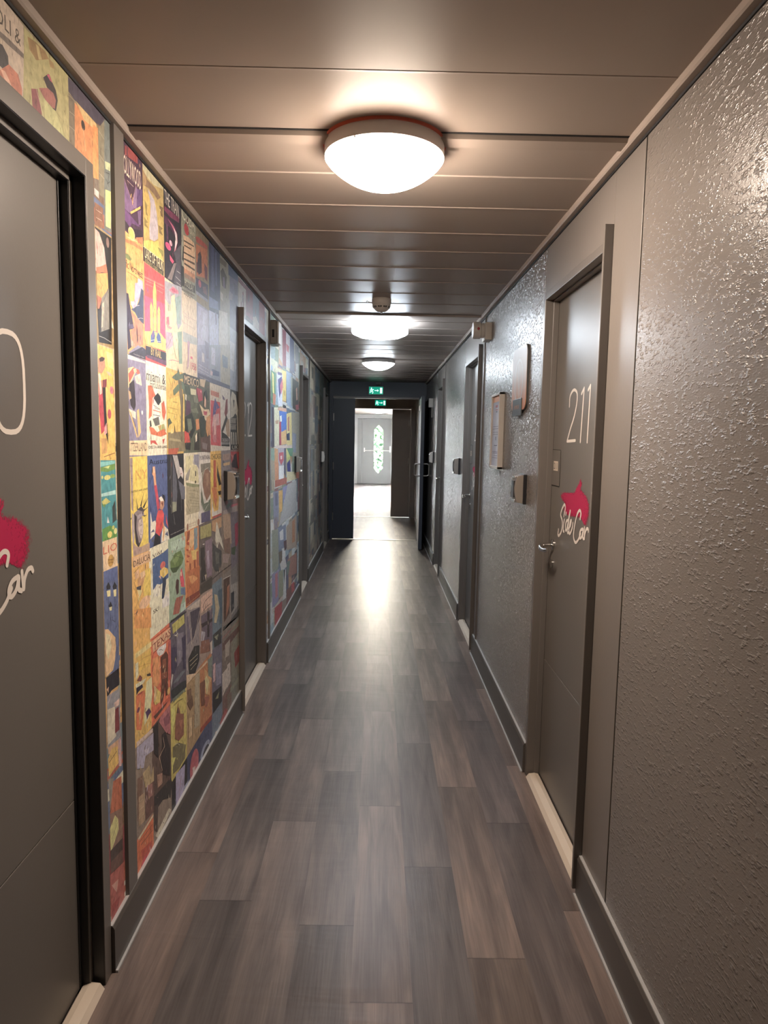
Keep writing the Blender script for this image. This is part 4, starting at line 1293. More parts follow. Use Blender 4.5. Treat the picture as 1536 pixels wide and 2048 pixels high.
def build_art():
    A = Art(XL); rnd = random.Random(11)
    pal1 = ['c8b088', 'a8884a', '7a5a40', '5a6a8a', 'b05a40', '3a3840', 'd8c8a8', '8a8a70', '6a7a80', 'c89a50', '8a3a40']
    pal2 = ['b8bcb8', '8aa0a8', '6a7888', 'c8c0a0', '8a5a58', '5a5870', 'a89878', 'd0ccc0', '7a8a70', 'b88a58', '4a4a50']
    pal3 = ['6a6860', '8a7c68', '5a6468', '3a4450', '7a6a58', '98886c', '4a4438', '6a5048']
    def grid(y0, y1, pal, rows=range(0, 9)):
        k = math.floor((y0 - 2.185) / .205); 
        while 2.185 + .205 * k < y1 - .004:
            a, e = max(y0, 2.185 + .205 * k), min(y1, 2.185 + .205 * (k + 1))
            for r in rows:
                zt, zb = min(2.318, 2.025 + .2955 * (2 - r)), max(.141, 2.025 - .2955 * (r - 1))
                if zt > zb + .01 and e > a + .004: filler(A, a, zb, e, zt, rnd, pal)
            k += 1
    grid(YB, .885, pal1); grid(1.80, 2.0, pal1); grid(4.505, 4.59, pal2); grid(4.63, 6.405, pal2); grid(7.26, 9.115, pal3); grid(9.97, 10.28, pal3)
    def lintel(y0, y1, pal):
        k = math.floor((y0 - 2.185) / .205)
        while 2.185 + .205 * k < y1:
            a, e = max(y0, 2.185 + .205 * k), min(y1, 2.185 + .205 * (k + 1)); filler(A, a, OH + (.067 if y0 < 1 else .03), e, 2.318, rnd, pal); k += 1
    lintel(.885, 1.80, ['8a7a58', '9a8a60', '7a6a50']); lintel(3.625, 4.505, ['8a8288', '7a4a50', 'a03a48', 'c8b8a8', '8a3038', '2a2a30', '6a6a78']); lintel(6.405, 7.175, pal2); lintel(9.115, 9.97, pal3)
    lines = ART.strip().split('\n'); seen = {}
    def brush():
        # short brush marks in each poster's own inks
        for (c_, r_), inks in sorted(seen.items()):
            y0_, z0_ = 2.185 + .205 * (c_ - 1), 2.025 - .2955 * (r_ - 1)
            for _ in range(18 if r_ >= 5 else 6):
                a, e = y0_ + .205 * rnd.uniform(.06, .94), z0_ + .2955 * rnd.uniform(.06, .94)
                if c_ == 7 and a > 3.59: continue
                l, w_ = rnd.uniform(.008, .030), rnd.uniform(.003, .008); an = rnd.gauss(1.45, .5)
                dx, dz = math.cos(an) * l / 2, math.sin(an) * l / 2
                A.poly([(a - dx, e - dz), (a - dx * .2 + w_ / 2, e - dz * .3), (a + dx, e + dz), (a - dx * .2 - w_ / 2, e + dz * .2)], rnd.choice(inks))
    for ln in [q for q in lines if q[0] != 'T'] + ['B'] + [q for q in lines if q[0] == 'T']:
        t = ln.split(' ')
        if t[0] == 'B': brush(); continue
        if t[0] in 'RP':
            q = [tuple(int(n) / 1000 for n in a.split(',')) for a in t[2:] if a]; a, e = sum(p[0] for p in q) / len(q), sum(p[1] for p in q) / len(q)
            c_, r_ = math.floor((a - 2.185) / .205) + 1, math.floor((2.025 + .2955 - e) / .2955) + 1
            if 0 <= c_ <= 7 and a > 2.03: seen.setdefault((c_, r_), []).append(t[1])
        pp = lambda q: [tuple(int(n) / 1000 for n in a.split(',')) for a in q]
        if t[0] == 'R':
            (a, c_), (d, e) = pp(t[2:4]); A.poly([(a, c_), (d, c_), (d, e), (a, e)], t[1])
        elif t[0] == 'P': A.poly(pp([q for q in t[2:] if q]), t[1])
        elif t[0] == 'S': A.stroke(pp([q for q in t[3:] if q]), float(t[2]) / 1000, t[1])
        elif t[0] == 'O':
            (a, c_), (d, e) = pp(t[2:4]); A.oval(a, c_, d, e, t[1])
        elif t[0] == 'T':
            (a, c_), (d, e) = pp(t[2:4]); A.text(' '.join(t[4:]), a, c_, d, e, t[1])
    # keep the print on the wall: clip at floor skirting, cove and door frames
    assert max(A.top.values()) < 400
    me = bpy.data.meshes.new('wallpaper'); me.from_pydata(A.v, [], A.f)
    ca = me.color_attributes.new('ink', 'FLOAT_COLOR', 'CORNER'); i = 0
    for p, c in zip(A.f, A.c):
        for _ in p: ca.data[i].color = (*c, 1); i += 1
    me.materials.append(M['art'])
    bm = bmesh.new(); bm.from_mesh(me)
    for co, no in (((0, 0, .138), (0, 0, -1)), ((0, 0, 2.319), (0, 0, 1))):
        bmesh.ops.bisect_plane(bm, geom=bm.verts[:] + bm.edges[:] + bm.faces[:], plane_co=co, plane_no=no, clear_outer=True)
    kill = []
    for f in bm.faces:
        c = f.calc_center_median()
        if any(a - JN < c.y < e + jam(a)[0] - .002 and c.z < jam(a)[1] + jam(a)[2] - .002 for a, e in DOORS[-1]): kill.append(f)
    bmesh.ops.delete(bm, geom=kill, context='FACES')
    bm.to_mesh(me); bm.free()
    o = bpy.data.objects.new('wallpaper', me); C.objects.link(o); o.parent = WALL[-1]
    o['label'] = 'wallpaper of colourful vintage travel posters'
build_art()

# room doors -----------------------------------------------------------------
DEC = {'two': [(244, 1643), (246, 1679), (273, 1698), (306, 1703), (339, 1691), (348, 1668), (338, 1634), (312, 1594), (273, 1555), (233, 1506), (348, 1509)], 'one': [(402, 1682), (432, 1701), (415, 1504)], 'one2': [(482, 1690), (508, 1705), (500, 1504)], 'side': [[(239, 1206), (255, 1241), (241, 1253), (221, 1243), (201, 1226), (190, 1206), (216, 1187), (223, 1166), (209, 1138), (178, 1119), (162, 1122), (166, 1143)], [(248, 1193), (238, 1166), (239, 1148), (252, 1146)], [(270, 1223), (267, 1215)], [(298, 1197), (281, 1191), (270, 1172), (274, 1155), (287, 1157), (301, 1180), (313, 1212), (327, 1237), (310, 1189), (301, 1164), (306, 1148), (323, 1154)], [(314, 1166), (339, 1181), (349, 1201), (336, 1197), (323, 1173), (327, 1150), (344, 1152), (367, 1177), (371, 1194)]], 'car': [[(463, 1221), (470, 1243), (450, 1251), (423, 1233), (401, 1197), (388, 1156), (396, 1135), (421, 1126), (453, 1142), (477, 1168)], [(505, 1188), (480, 1182), (465, 1164), (474, 1150), (495, 1160), (509, 1186), (506, 1161), (518, 1154)], [(522, 1196), (527, 1156), (532, 1176), (547, 1194), (564, 1196), (570, 1188)]], 'blob': [(436, 1360), (457, 1345), (445, 1326), (499, 1311), (538, 1288), (547, 1257), (531, 1223), (507, 1210), (477, 1223), (439, 1229), (361, 1223), (278, 1223), (243, 1237), (261, 1257), (215, 1270), (196, 1286), (243, 1299), (327, 1305), (376, 1312), (393, 1327), (420, 1343)]}
def flat(name, polys, side, x, mt, parent, ymap):
    b = MB()
    for k, q in enumerate(polys):
        b.add([(x - side * k * 1e-6, ymap(p[0]), p[1]) for p in q], [list(range(len(q)))], mt)
    return b.build(name, parent)
def room_door(n, side, y0, y1, number, label, du=0., handle=True, plate=True, strip=True):
    X = SX[side]; xs = lambda d: X + side * d
    t = empty('door_%d' % n, (X, (y0 + y1) / 2, 0), label, 'door', kind='structure')
    JF, OH, HT, SW = jam(y0); D = .053
    f = MB()                                                     # stepped steel frame
    for a, e, k in ((y0 - JN, y0, 1), (y1, y1 + JF, -1)):
        f.box(xs(-.006), xs(.095), a, e, 0, OH + HT, 'frame')
        yy = e if k > 0 else a
        f.box(xs(.028), xs(D), yy, yy + k * SW, 0, OH, 'frame')
        if SW > .01:                                             # black strips paint in the shade of the unlit jamb returns
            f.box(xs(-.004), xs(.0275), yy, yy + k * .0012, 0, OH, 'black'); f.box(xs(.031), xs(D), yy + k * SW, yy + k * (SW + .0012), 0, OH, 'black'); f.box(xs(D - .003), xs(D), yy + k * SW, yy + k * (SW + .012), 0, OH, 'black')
    f.box(xs(-.006), xs(.095), y0, y1, OH, OH + HT, 'frame'); f.box(xs(.028), xs(D), y0, y1, OH - SW, OH, 'frame')
    if SW > .01: f.box(xs(-.004), xs(.0275), y0, y1, OH - .0012, OH, 'black'); f.box(xs(.031), xs(D), y0, y1, OH - SW - .0012, OH - SW, 'black')  # same painted shade along the underside of the head
    if strip: f.box(xs(-.028), xs(.0), y0 - JN - .002, y0 - JN + .012, .022, 2.158, 'frame')
    f.build('frame', t, bevel=.002)
    l = MB(); g = .547
    l.box(xs(D), xs(D + .04), y0 + .004, y1 - .004, .012, g - .0016, 'leaf'); l.box(xs(D), xs(D + .04), y0 + .004, y1 - .004, g + .0016, OH - .004, 'leaf')
    l.box(xs(D + .003), xs(D + .035), y0 + .006, y1 - .006, g - .01, g + .01, 'cream')
    lf = l.build('leaf', t, bevel=.0012)
    th = MB(); th.prism([(xs(.047), 0), (xs(.047), .016), (xs(.03), .020), (xs(.004), .017), (xs(-.008), .0)], y0 + .012, y1 - .012, 'y', 'cream')
    th.build('threshold', t, label='pale cream threshold bar')
    # lettering runs left to right as seen from the corridor
    yl = (lambda u: y1 - u) if side > 0 else (lambda u: y0 + u)
    xd = xs(D) - side * .0004
    mm = lambda pts: [(a / 1000, c / 1000) for a, c in pts]
    digits = {'1': mm(DEC['one']), '2': smooth2d(mm(DEC['two'])[:-1]) + [Vector(mm(DEC['two'])[-1])]}
    ux = lambda pts, o: [(p[0] + o, p[1]) for p in pts]
    two, one = digits['2'], digits['1']
    lay = []
    if number:
        bx1 = one[2][0]
        zero = [(.0 + .062 * math.copysign(abs(math.cos(a)) ** .7, math.cos(a)), 1.603 + .104 * math.copysign(abs(math.sin(a)) ** .7, math.sin(a))) for a in [k * math.pi / 16 for k in range(33)]]
        ze = lambda o: [(p[0] + o, p[1]) for p in zero]
        nine = [(.055 * math.cos(a), 1.655 + .05 * math.sin(a)) for a in [k * math.pi / 8 for k in range(17)]] + [(.055, 1.60), (.03, 1.52), (-.03, 1.505)]
        seven = [(-.05, 1.703), (.055, 1.703), (-.01, 1.505)]
        four = [(.03, 1.505), (.03, 1.705), (-.055, 1.565), (.06, 1.565)]
        if number == '211': lay = [ux(two, 0), ux(one, 0), ux(mm(DEC['one2']), 0)]
        elif number == '210': lay = [ux(two, -.05), ux(one, -.03), ze(.50)]
        elif number == '212': lay = [ux(two, -.0), ux(one, .01), ux(two, .21)]
        elif number == '209': lay = [ux(two, 0.), ze(.44), [(p[0] + .57, p[1]) for p in nine]]
        elif number == '214': lay = [ux(two, 0), ux(one, .01), [(p[0] + .50, p[1]) for p in four]]
        elif number == '207': lay = [ux(two, 0), ze(.44), [(p[0] + .57, p[1]) for p in seven]]
        polys = [[tuple(p) for p in q] for s_ in lay for q in stroke2d([(p[0] + du, p[1]) for p in s_], .0112)]
        flat('room_number', polys, side, xd, 'decal', lf, yl)['label'] = 'white room number ' + number
        words = [smooth2d(mm(w), 5) for w in DEC['side'] + DEC['car']]
        polys = [[tuple(p) for p in q] for w in words for q in stroke2d([(p[0] + du, p[1]) for p in w], .0115)]
        flat('lettering', polys, side, xd - side * .0006, 'decal', lf, yl)['label'] = 'white script lettering reading Side Car'
        # pink sprayed emblem, thinning out at its rim
        o_ = mm(DEC['blob']); cx_ = sum(p[0] for p in o_) / len(o_); cz_ = sum(p[1] for p in o_) / len(o_)
        r0 = smooth2d(o_ + o_[:1], 4); vs = [(cx_, cz_)] + [tuple(p) for p in r0]; n0 = len(r0)
        vs += [(cx_ + (p[0] - cx_) * 1.2, cz_ + (p[1] - cz_) * 1.2) for p in r0]
        me = bpy.data.meshes.new('emblem'); fs = [(0, 1 + i, 2 + i) for i in range(n0 - 1)] + [(1 + i, 2 + i, n0 + 2 + i, n0 + 1 + i) for i in range(n0 - 1)]
        me.from_pydata([(xd - side * .0003, yl(p[0] + du), p[1]) for p in vs], [], fs)
        ca = me.color_attributes.new('cover', 'FLOAT_COLOR', 'POINT')
        for i in range(len(vs)): q = 1. if i == 0 else (.54 if i <= n0 else .05); ca.data[i].color = (q, q, q, 1)
        me.materials.append(M['spray']); e = bpy.data.objects.new('emblem', me); C.objects.link(e); e.parent = lf
        e['label'] = 'pink sprayed sidecar emblem'
    yh = (y1 - .07)
    if side < 0: yh = y0 + .07
    if handle:
        s = -1 if yh > (y0 + y1) / 2 else 1
        h = MB(); z = 1.065
        h.lathe([(0, 0), (.026, 0), (.026, .006), (.020, .009), (.0, .009)], 'chrome', 28, (0, 0, 0), 'x')
        h.v = [(xs(D) - side * p[0], yh + p[1], z + p[2]) for p in h.v]
        q = [(xs(D - .008), yh, z), (xs(D - .035), yh, z), (xs(D - .052), yh + s * .008, z - .001), (xs(D - .060), yh + s * .03, z - .006), (xs(D - .062), yh + s * .065, z - .010), (xs(D - .058), yh + s * .10, z - .008), (xs(D - .054), yh + s * .122, z - .002)]
        sm = [Vector(p) for p in q]; h.tube(sm, [.0095, .0095, .010, .0105, .010, .009, .006], 'chrome', 12)
        h.build('handle', t, smooth=True, label='polished lever handle')
        k = MB(); k.lathe([(0, 0), (.018, 0), (.018, .005), (0, .005)], 'chrome', 20, (0, 0, 0), 'x'); k.v = [(xs(D) - side * p[0], yh + p[1], .985 + p[2]) for p in k.v]
        k.build('keyhole_rose', t, smooth=True)
    if plate:
        pl = MB(); ya = y1 - .004 if side > 0 else y0 + .004; yb_ = ya - .13 if side > 0 else ya + .13
        pl.box(xs(D), xs(D - .0016), ya, yb_, 1.32, 1.468, 'leaf'); pl.build('lock_plate', lf, bevel=.001)
        ln = MB(); e1 = yb_; c = 1 if side > 0 else -1
        for q in ([(e1 - .001, 1.319), (e1 + .001, 1.319), (e1 + .001, 1.469), (e1 - .001, 1.469)], [(ya, 1.317), (e1, 1.317), (e1, 1.3195), (ya, 1.3195)], [(ya, 1.4685), (e1, 1.4685), (e1, 1.4705), (ya, 1.4705)]):
            ln.add([(xs(D) - side * .0019, p[0], p[1]) for p in q], [(0, 1, 2, 3)], 'dark')
        ln.build('plate_joint', lf)
        lb = MB(); q0, q1 = (ya - .03, ya - .095) if side > 0 else (ya + .03, ya + .095)
        lb.box(xs(D - .0016), xs(D - .003), q0, q1, 1.382, 1.422, 'cream')
        vs, fs = fit_text(number or '2', 0, 1.389, 1, 1.416)
        lb.add([(xs(D) - side * .0034, q0 + (q1 - q0) * (.1 + .8 * v[0]), v[1]) for v in vs], fs, 'ink')
        lb.build('number_tag', lf, label='small cream tag with the room number')
    return t
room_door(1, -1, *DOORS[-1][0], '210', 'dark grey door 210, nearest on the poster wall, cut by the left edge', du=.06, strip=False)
room_door(2, 1, *DOORS[1][0], '211', 'dark grey door 211, nearest on the right wall, with white numerals', du=-.015)
room_door(3, -1, *DOORS[-1][1], '212', 'dark grey door 212 between poster panels, second on the left', du=.07)
room_door(4, 1, *DOORS[1][1], '209', 'dark grey door beyond the notice board, second on the right')
room_door(5, -1, *DOORS[-1][2], '214', 'dark grey door deeper along the poster wall, third on the left')
room_door(6, 1, *DOORS[1][2], '207', 'dark grey door near the fire doors, third on the right')
room_door(7, -1, *DOORS[-1][3], None, 'dark door next to the fire door frame, last on the left', plate=False)

# ceiling lights ---------------------------------------------------------------
def dome_light(name, x, y, r, label, diff, seal=False, ringh=.043, drop=.078):
    t = empty(name, (x, y, H), label, 'ceiling light', 'round ceiling lights')
    z = H
    if seal:
        s = MB(); s.lathe([(r * .9, .012), (r + .006, .012), (r + .005, -.007), (r, -.007)], 'seal', 72, (x, y, z)); s.build('sealant_bead', t, smooth=True, label='red sealant bead')
    b = MB(); b.lathe([(.0, .0), (r * .96, .0), (r, -.004), (r, -ringh + .002), (r - .003, -ringh), (r - .012, -ringh)], 'ring', 72, (x, y, z)); b.build('ring', t, smooth=True)
    d = MB(); R = (r * r + drop * drop) / (2 * drop); prof = [(r - .006, -ringh + .001), (r - .001, -ringh - .001)]; am = math.asin(r / R)
    for k in range(1, 13): a = am * (1 - k / 12); prof.append((R * math.sin(a), -ringh - .002 - (R * math.cos(a) - (R - drop))))
    d.lathe(prof, diff, 72, (x, y, z)); d.build('diffuser', t, smooth=True, label='glowing white dome')
    c = MB(); a0 = math.radians(-118); c.box(x + r * math.cos(a0) - .002, x + r * math.cos(a0) + .002, y + r * math.sin(a0) - .003, y + r * math.sin(a0) + .002, z - ringh - .004, z - ringh, 'black'); c.build('clip', t)
    return t
def drum_light(name, x, y, r, label, diff):
    t = empty(name, (x, y, H), label, 'ceiling light', 'round ceiling lights')
    b = MB(); b.lathe([(0, 0), (r * .88, 0), (r * .88, -.022), (r * .5, -.022)], 'cool', 64, (x, y, H)); b.build('ring', t, smooth=True)
    d = MB(); d.lathe([(r * .5, -.022), (r - .012, -.022), (r, -.030), (r, -.068), (r - .01, -.08), (r * .75, -.098), (r * .4, -.111), (0, -.115)], diff, 64, (x, y, H))
    d.build('diffuser', t, smooth=True, label='glowing white drum')
    return t
dome_light('ceiling_light', .003, 2.08, .171, 'big warm glowing ceiling light with a red bead around its grey ring', 'warm', True)
drum_light('ceiling_light.001', -.002, 5.14, .205, 'white drum ceiling light just behind the smoke detector', 'coolL')
dome_light('ceiling_light.002', -.012, 7.46, .172, 'small dome ceiling light just ahead of the exit sign, third along the ceiling', 'coolS', ringh=.04, drop=.07)
drum_light('ceiling_light.003', 0., 19.4, .2, 'distant ceiling light in front of the far glazed door', 'coolL')
drum_light('ceiling_light.004', .02, 15.4, .2, 'ceiling light of the hall hidden above the second fire door header', 'hallL')

# smoke detector -----------------------------------------------------------------
t = empty('smoke_detector', (.005, 4.27, H), 'white smoke detector on the ceiling in front of the drum light', 'smoke detector')
b = MB(); b.lathe([(0, 0), (.055, 0), (.058, -.004), (.058, -.03), (.055, -.034), (0, -.034)], 'white', 40, (.005, 4.27, H)); b.build('base', t, smooth=True)
b = MB(); b.lathe([(.053, -.034), (.055, -.04), (.052, -.052), (.036, -.07), (.022, -.078), (.0, -.08)], 'white', 40, (.005, 4.27, H)); hd = b.build('head', t, smooth=True)
b = MB()
for k in range(10):
    a = k * math.pi / 5 + .12
    pts = []
    for da, r, z in ((-.22, .0535, -.0475), (.22, .0535, -.0475), (.2, .0485, -.0565), (-.2, .0485, -.0565)): pts.append((.005 + (r + .0016) * math.cos(a + da), 4.27 + (r + .0016) * math.sin(a + da), H + z))
    b.add(pts, [(0, 1, 2, 3)], 'black')
b.build('vent', hd)
b = MB(); b.tube([(-.05, 4.24, H - .03), (-.072, 4.23, H - .028), (-.08, 4.226, H - .022), (-.085, 4.22, H - .03)], .0025, 'white', 6); b.build('clip', t)
b = MB(); b.lathe([(0, -.080), (.008, -.080), (.006, -.085), (0, -.086)], 'grey', 16, (.005, 4.27, H)); b.build('indicator', t, smooth=True)

# card readers --------------------------------------------------------------------
def reader(name, side, y, z, label, mt='grey', h=.135, d=.10, pr=.055):
    X = SX[side]; t = empty(name, (X, y, z), label, 'card reader', 'card readers beside the room doors')
    b = MB(); b.box(X + side * .004, X - side * .016, y - d / 2 - .002, y + d / 2 + .002, z - h / 2 - .003, z + h / 2 + .004, 'black'); b.build('backplate', t, bevel=.003)
    b = MB(); pr2 = pr * .82
    pts = [(X - side * .016, z - h / 2), (X - side * pr2, z - h / 2 + .006)]
    for k in range(9):
        a = -1 + 2 * k / 8; pts.append((X - side * (pr2 + (pr - pr2) * (1 - a * a)), z + a * (h / 2 - .008)))
    pts += [(X - side * pr2, z + h / 2 - .006), (X - side * .016, z + h / 2)]
    b.prism(pts, y - d / 2, y + d / 2, 'y', mt); b.build('cover', t, bevel=.003)
    f = MB(); f.box(X - side * (pr - .004), X - side * (pr + .003), y - d * .3, y + d * .3, z - h * .3, z + h * .3, 'black'); f.build('slot', t, bevel=.0015)
    for za, zb_ in ((z - h / 2 + .006, z - h / 2 + .020), (z + h / 2 - .014, z + h / 2 - .007)):
        e = MB(); e.box(X - side * (pr - .012), X - side * (pr + .001), y - d / 2 + .006, y + d / 2 - .006, za, zb_, 'chrome'); e.build('bezel', t, bevel=.002, label='bright bezel')
    return t
reader('card_reader', 1, 3.285, 1.278, 'taupe card reader below the rounded plaque, beside door 211')
reader('card_reader.001', -1, 3.315, 1.268, 'taupe card reader on the posters beside door 212')
reader('card_reader.002', 1, 5.93, 1.285, 'card reader on the right wall just past the second right door')
reader('card_reader.003', -1, 6.08, 1.270, 'small card reader on the posters just before the third left door')
reader('card_reader.004', -1, 8.78, 1.272, 'pale card reader on the dim far posters by the last left door', 'white')
reader('card_reader.005', 1, 8.72, 1.29, 'pale card reader on the right wall next to the open fire door', 'white')

# wall sounders ------------------------------------------------------------------
t = empty('fire_alarm_sounder', (XR, 4.49, 2.20), 'white fire alarm sounder with a red dot high on the right wall', 'fire alarm')
b = MB(); b.box(XR + .004, XR - .042, 4.425, 4.555, 2.135, 2.243, 'white'); b.build('back_box', t, bevel=.006)
b = MB(); b.lathe([(0, -.04), (.046, -.04), (.047, -.062), (.052, -.066), (.053, -.104), (.048, -.112), (0, -.112)], 'white', 40, (XR, 4.49, 2.200), 'x'); hd = b.build('sounder_head', t, smooth=True)
b = MB(); b.lathe([(0, 0), (.0085, 0), (.0085, .004), (0, .005)], 'red', 20, (XR - .083, 4.437, 2.203), 'y'); b.v = [(p[0], 4.437 - (p[1] - 4.437), p[2]) for p in b.v]; b.build('indicator', hd, label='red dot')
t = empty('wall_siren', (XL, 4.68, 2.185), 'grey box siren high on the left wall above the posters', 'siren')
b = MB(); b.box(XL, XL + .05, 4.615, 4.745, 2.105, 2.262, 'grey'); b.build('housing', t, bevel=.008)
b = MB(); b.box(XL + .05, XL + .064, 4.622, 4.738, 2.112, 2.255, 'white'); b.build('front_cover', t, bevel=.005)
b = MB(); b.box(XL + .02, XL + .034, 4.6135, 4.616, 2.15, 2.20, 'dark'); b.build('vent', t)

# plaque and notice -----------------------------------------------------------------
t = empty('pictogram_plaque', (XR, 3.455, 1.63), 'rounded orange and pale plaque with a ring pictogram on the right wall', 'sign')
def rrect(a, e, z0, z1, r, n=6):
    pts = []
    for cx_, cz_, s0 in ((e - r, z1 - r, 0), (a + r, z1 - r, 90), (a + r, z0 + r, 180), (e - r, z0 + r, 270)):
        for k in range(n + 1): q = math.radians(s0 + 90 * k / n); pts.append((cx_ + r * math.cos(q), cz_ + r * math.sin(q)))
    return pts
pa, pb, pz0, pz1 = 3.285, 3.625, 1.655, 1.962
b = MB(); b.prism(rrect(pa, pb, pz0, pz1, .045), XR + .004, XR - .009, 'x', 'slate'); b.prism(rrect(pa, pb, pz0, pz1, .045), XR - .009, XR - .012, 'x', 'plaque')
pan = b.build('panel', t, loc=(XR, 3.455, 1.63))
yl = lambda u: pb - u
ring = [(.17 + .095 * math.cos(k * math.pi / 16), 1.795 + .105 * math.sin(k * math.pi / 16)) for k in range(33)]
polys = [[tuple(p) for p in q] for s_ in (ring, [(.15, 1.895), (.19, 1.72)], ) for q in stroke2d(s_, .013)]
flat('pictogram', polys, 1, XR - .0126, 'cool', pan, yl)
b = MB(); b.box(XR - .0115, XR - .016, pb - .05, pb - .265, 1.628, 1.712, 'slate'); tg = b.build('caption_tag', t, bevel=.002, label='dark caption tag with orange writing')
vs, fs = fit_text('FUMEUR', 0, 1.662, 1, 1.68)
b = MB(); b.add([(XR - .0164, pb - .095 - .125 * v[0], v[1]) for v in vs], fs, 'orange'); b.build('caption', tg)
t = empty('notice_frame', (XR, 4.03, 1.34), 'tall framed notice with an orange header on the right wall', 'notice')
na, nb, nz0, nz1 = 3.885, 4.165, 1.345, 1.775
b = MB(); b.box(XR, XR - .030, na, na + .014, nz0, nz1, 'white'); b.box(XR, XR - .030, nb - .014, nb, nz0, nz1, 'white'); b.box(XR, XR - .030, na, nb, nz1 - .014, nz1, 'white'); b.box(XR, XR - .030, na, nb, nz0, nz0 + .014, 'white'); b.build('frame', t, bevel=.002)
b = MB(); b.box(XR, XR - .020, na + .014, nb - .014, nz0 + .014, nz1 - .014, 'paper'); pg = b.build('page', t)
b = MB(); xp = XR - .0204; L0 = nb - .014; nu = nb - na - .028
def pr(u0, u1, z0, z1, m): b.add([(xp, L0 - nu * u0, z0), (xp, L0 - nu * u1, z0), (xp, L0 - nu * u1, z1), (xp, L0 - nu * u0, z1)], [(0, 1, 2, 3)], m)
pr(0, 1, nz1 - .048, nz1 - .016, 'orange'); pr(.35, .62, 1.715 - .02, 1.715 - .006, 'red'); pr(.38, .66, 1.685 - .006, 1.685, 'red'); pr(.42, .6, 1.668, 1.674, 'ink')
for k, (u0, u1, z) in enumerate(((.1, .9, 1.585), (.06, .94, 1.572), (.06, .94, 1.552), (.1, .8, 1.540), (.46, .54, 1.508), (.46, .54, 1.518), (.3, .72, 1.478), (.3, .72, 1.475), (.1, .9, 1.44), (.15, .85, 1.432), (.3, .8, 1.42), (.1, .9, 1.405))): pr(u0, u1, z, z + (.010 if k in (4, 5) else .0022), 'ink')
b.build('print', pg)

# fire doors, partitions and the hall beyond -----------------------------------------
def partition(nm, y, x0, x1, top, mt, label):
    b = MB(); b.box(-.95, x0, y, y + .07, 0, H + .01, mt); b.box(x1, .95, y, y + .07, 0, H + .01, mt); b.box(x0, x1, y, y + .07, top, H + .01, mt)
    struct(b.build(nm), label)
Y1, Y2 = 10.30, 13.36
partition('wall_front', Y1, -.685, .605, 2.11, 'navy', 'dark partition wall around the fire doors')
partition('wall_middle', Y2, -.60, .63, 2.10, 'vest', 'second partition wall behind the fire doors')
def pull(t, x, y, z, sx, name='pull_handle'):
    b = MB(); q = []
    for k in range(7): a = math.pi / 2 * k / 6; q.append((x + sx * (.045 + .03 * math.sin(a)), y, z - .082 + .03 - .03 * math.cos(a) + 0.))
    pts = [(x, y, z - .082)] + [(p[0], p[1], p[2]) for p in q]
    pts += [(p[0], p[1], 2 * z - p[2]) for p in pts[::-1]]
    b.tube(pts, .0095, 'steel', 10); return b.build(name, t, smooth=True, label='steel pull handle')
t = empty('door_8', (0, Y1, 0), 'dark double fire door at the corridor end, left leaf shut and right leaf open', 'door', kind='structure')
b = MB()
for a, e in ((-.700, -.670), (.595, .622)): b.box(a, e, Y1 - .012, Y1 + .08, 0, 2.125, 'navy')
b.box(-.67, .595, Y1 - .012, Y1 + .08, 2.098, 2.125, 'frame'); b.build('frame', t, bevel=.002)
b = MB(); b.box(-.668, -.350, Y1, Y1 + .045, .012, 2.095, 'navy'); lf = b.build('leaf', t, bevel=.002, label='dark leaf standing shut on the left')
for z in (.35, 1.1, 1.82):
    b = MB(); b.tube([(-.662, Y1 - .008, z - .055), (-.662, Y1 - .008, z + .055)], .007, 'steel', 10); b.build('hinge', lf, smooth=True)
b = MB(); xo = .600
b.prism([(xo, Y1 - .005), (xo - .029, Y1 - .925), (xo + .019, Y1 - .926), (xo + .048, Y1 - .006)], .012, 2.092, 'z', 'navy'); lf2 = b.build('leaf', t, bevel=.002, label='dark leaf standing open towards the viewer')
pull(lf2, xo - .027, Y1 - .84, 1.10, -1); pull(lf2, xo + .022, Y1 - .84, 1.10, 1)
b = MB(); b.box(xo - .009, xo + .006, Y1 - .26, Y1 - .06, 1.93, 2.0, 'steel'); b.build('closer_plate', lf2)
b = MB(); b.box(-.668, .595, Y1 - .012, Y1 + .05, 0, .006, 'steel'); b.build('threshold', t, label='bright metal threshold strip')
t = empty('door_holder', (XR, 9.15, 1.97), 'small white box on the right wall above the open fire door edge', 'door holder')
b = MB(); b.box(XR + .004, XR - .05, 9.08, 9.17, 1.93, 2.045, 'white'); b.build('housing', t, bevel=.004)
b = MB(); b.box(XR - .0, XR - .012, 9.10, 9.15, 1.80, 1.93, 'grey'); b.build('cable_cover', t)
t = empty('door_9', (0, Y2, 0), 'second double fire door, right leaf shut beyond the first fire door', 'door', kind='structure')
b = MB()
for a, e in ((-.615, -.585), (.62, .65)): b.box(a, e, Y2 - .012, Y2 + .08, 0, 2.11, 'vest')
b.box(-.585, .62, Y2 - .012, Y2 + .08, 2.085, 2.11, 'vest'); b.build('frame', t, bevel=.002)
b = MB(); b.box(.262, .618, Y2, Y2 + .045, .014, 2.082, 'vest'); lf = b.build('leaf', t, bevel=.002, label='brown grey leaf standing shut on the right')
for z in (.35, 1.1, 1.82):
    b = MB(); b.tube([(.585, Y2 - .008, z - .055), (.585, Y2 - .008, z + .055)], .007, 'steel', 10); b.build('hinge', lf, smooth=True)
b = MB(); b.box(-.632, -.587, Y2 + .05, Y2 + .93, .014, 2.082, 'vest'); b.build('leaf', t, bevel=.002)
b = MB(); b.box(-.585, .62, Y2 - .012, Y2 + .05, 0, .006, 'steel'); b.build('threshold', t)

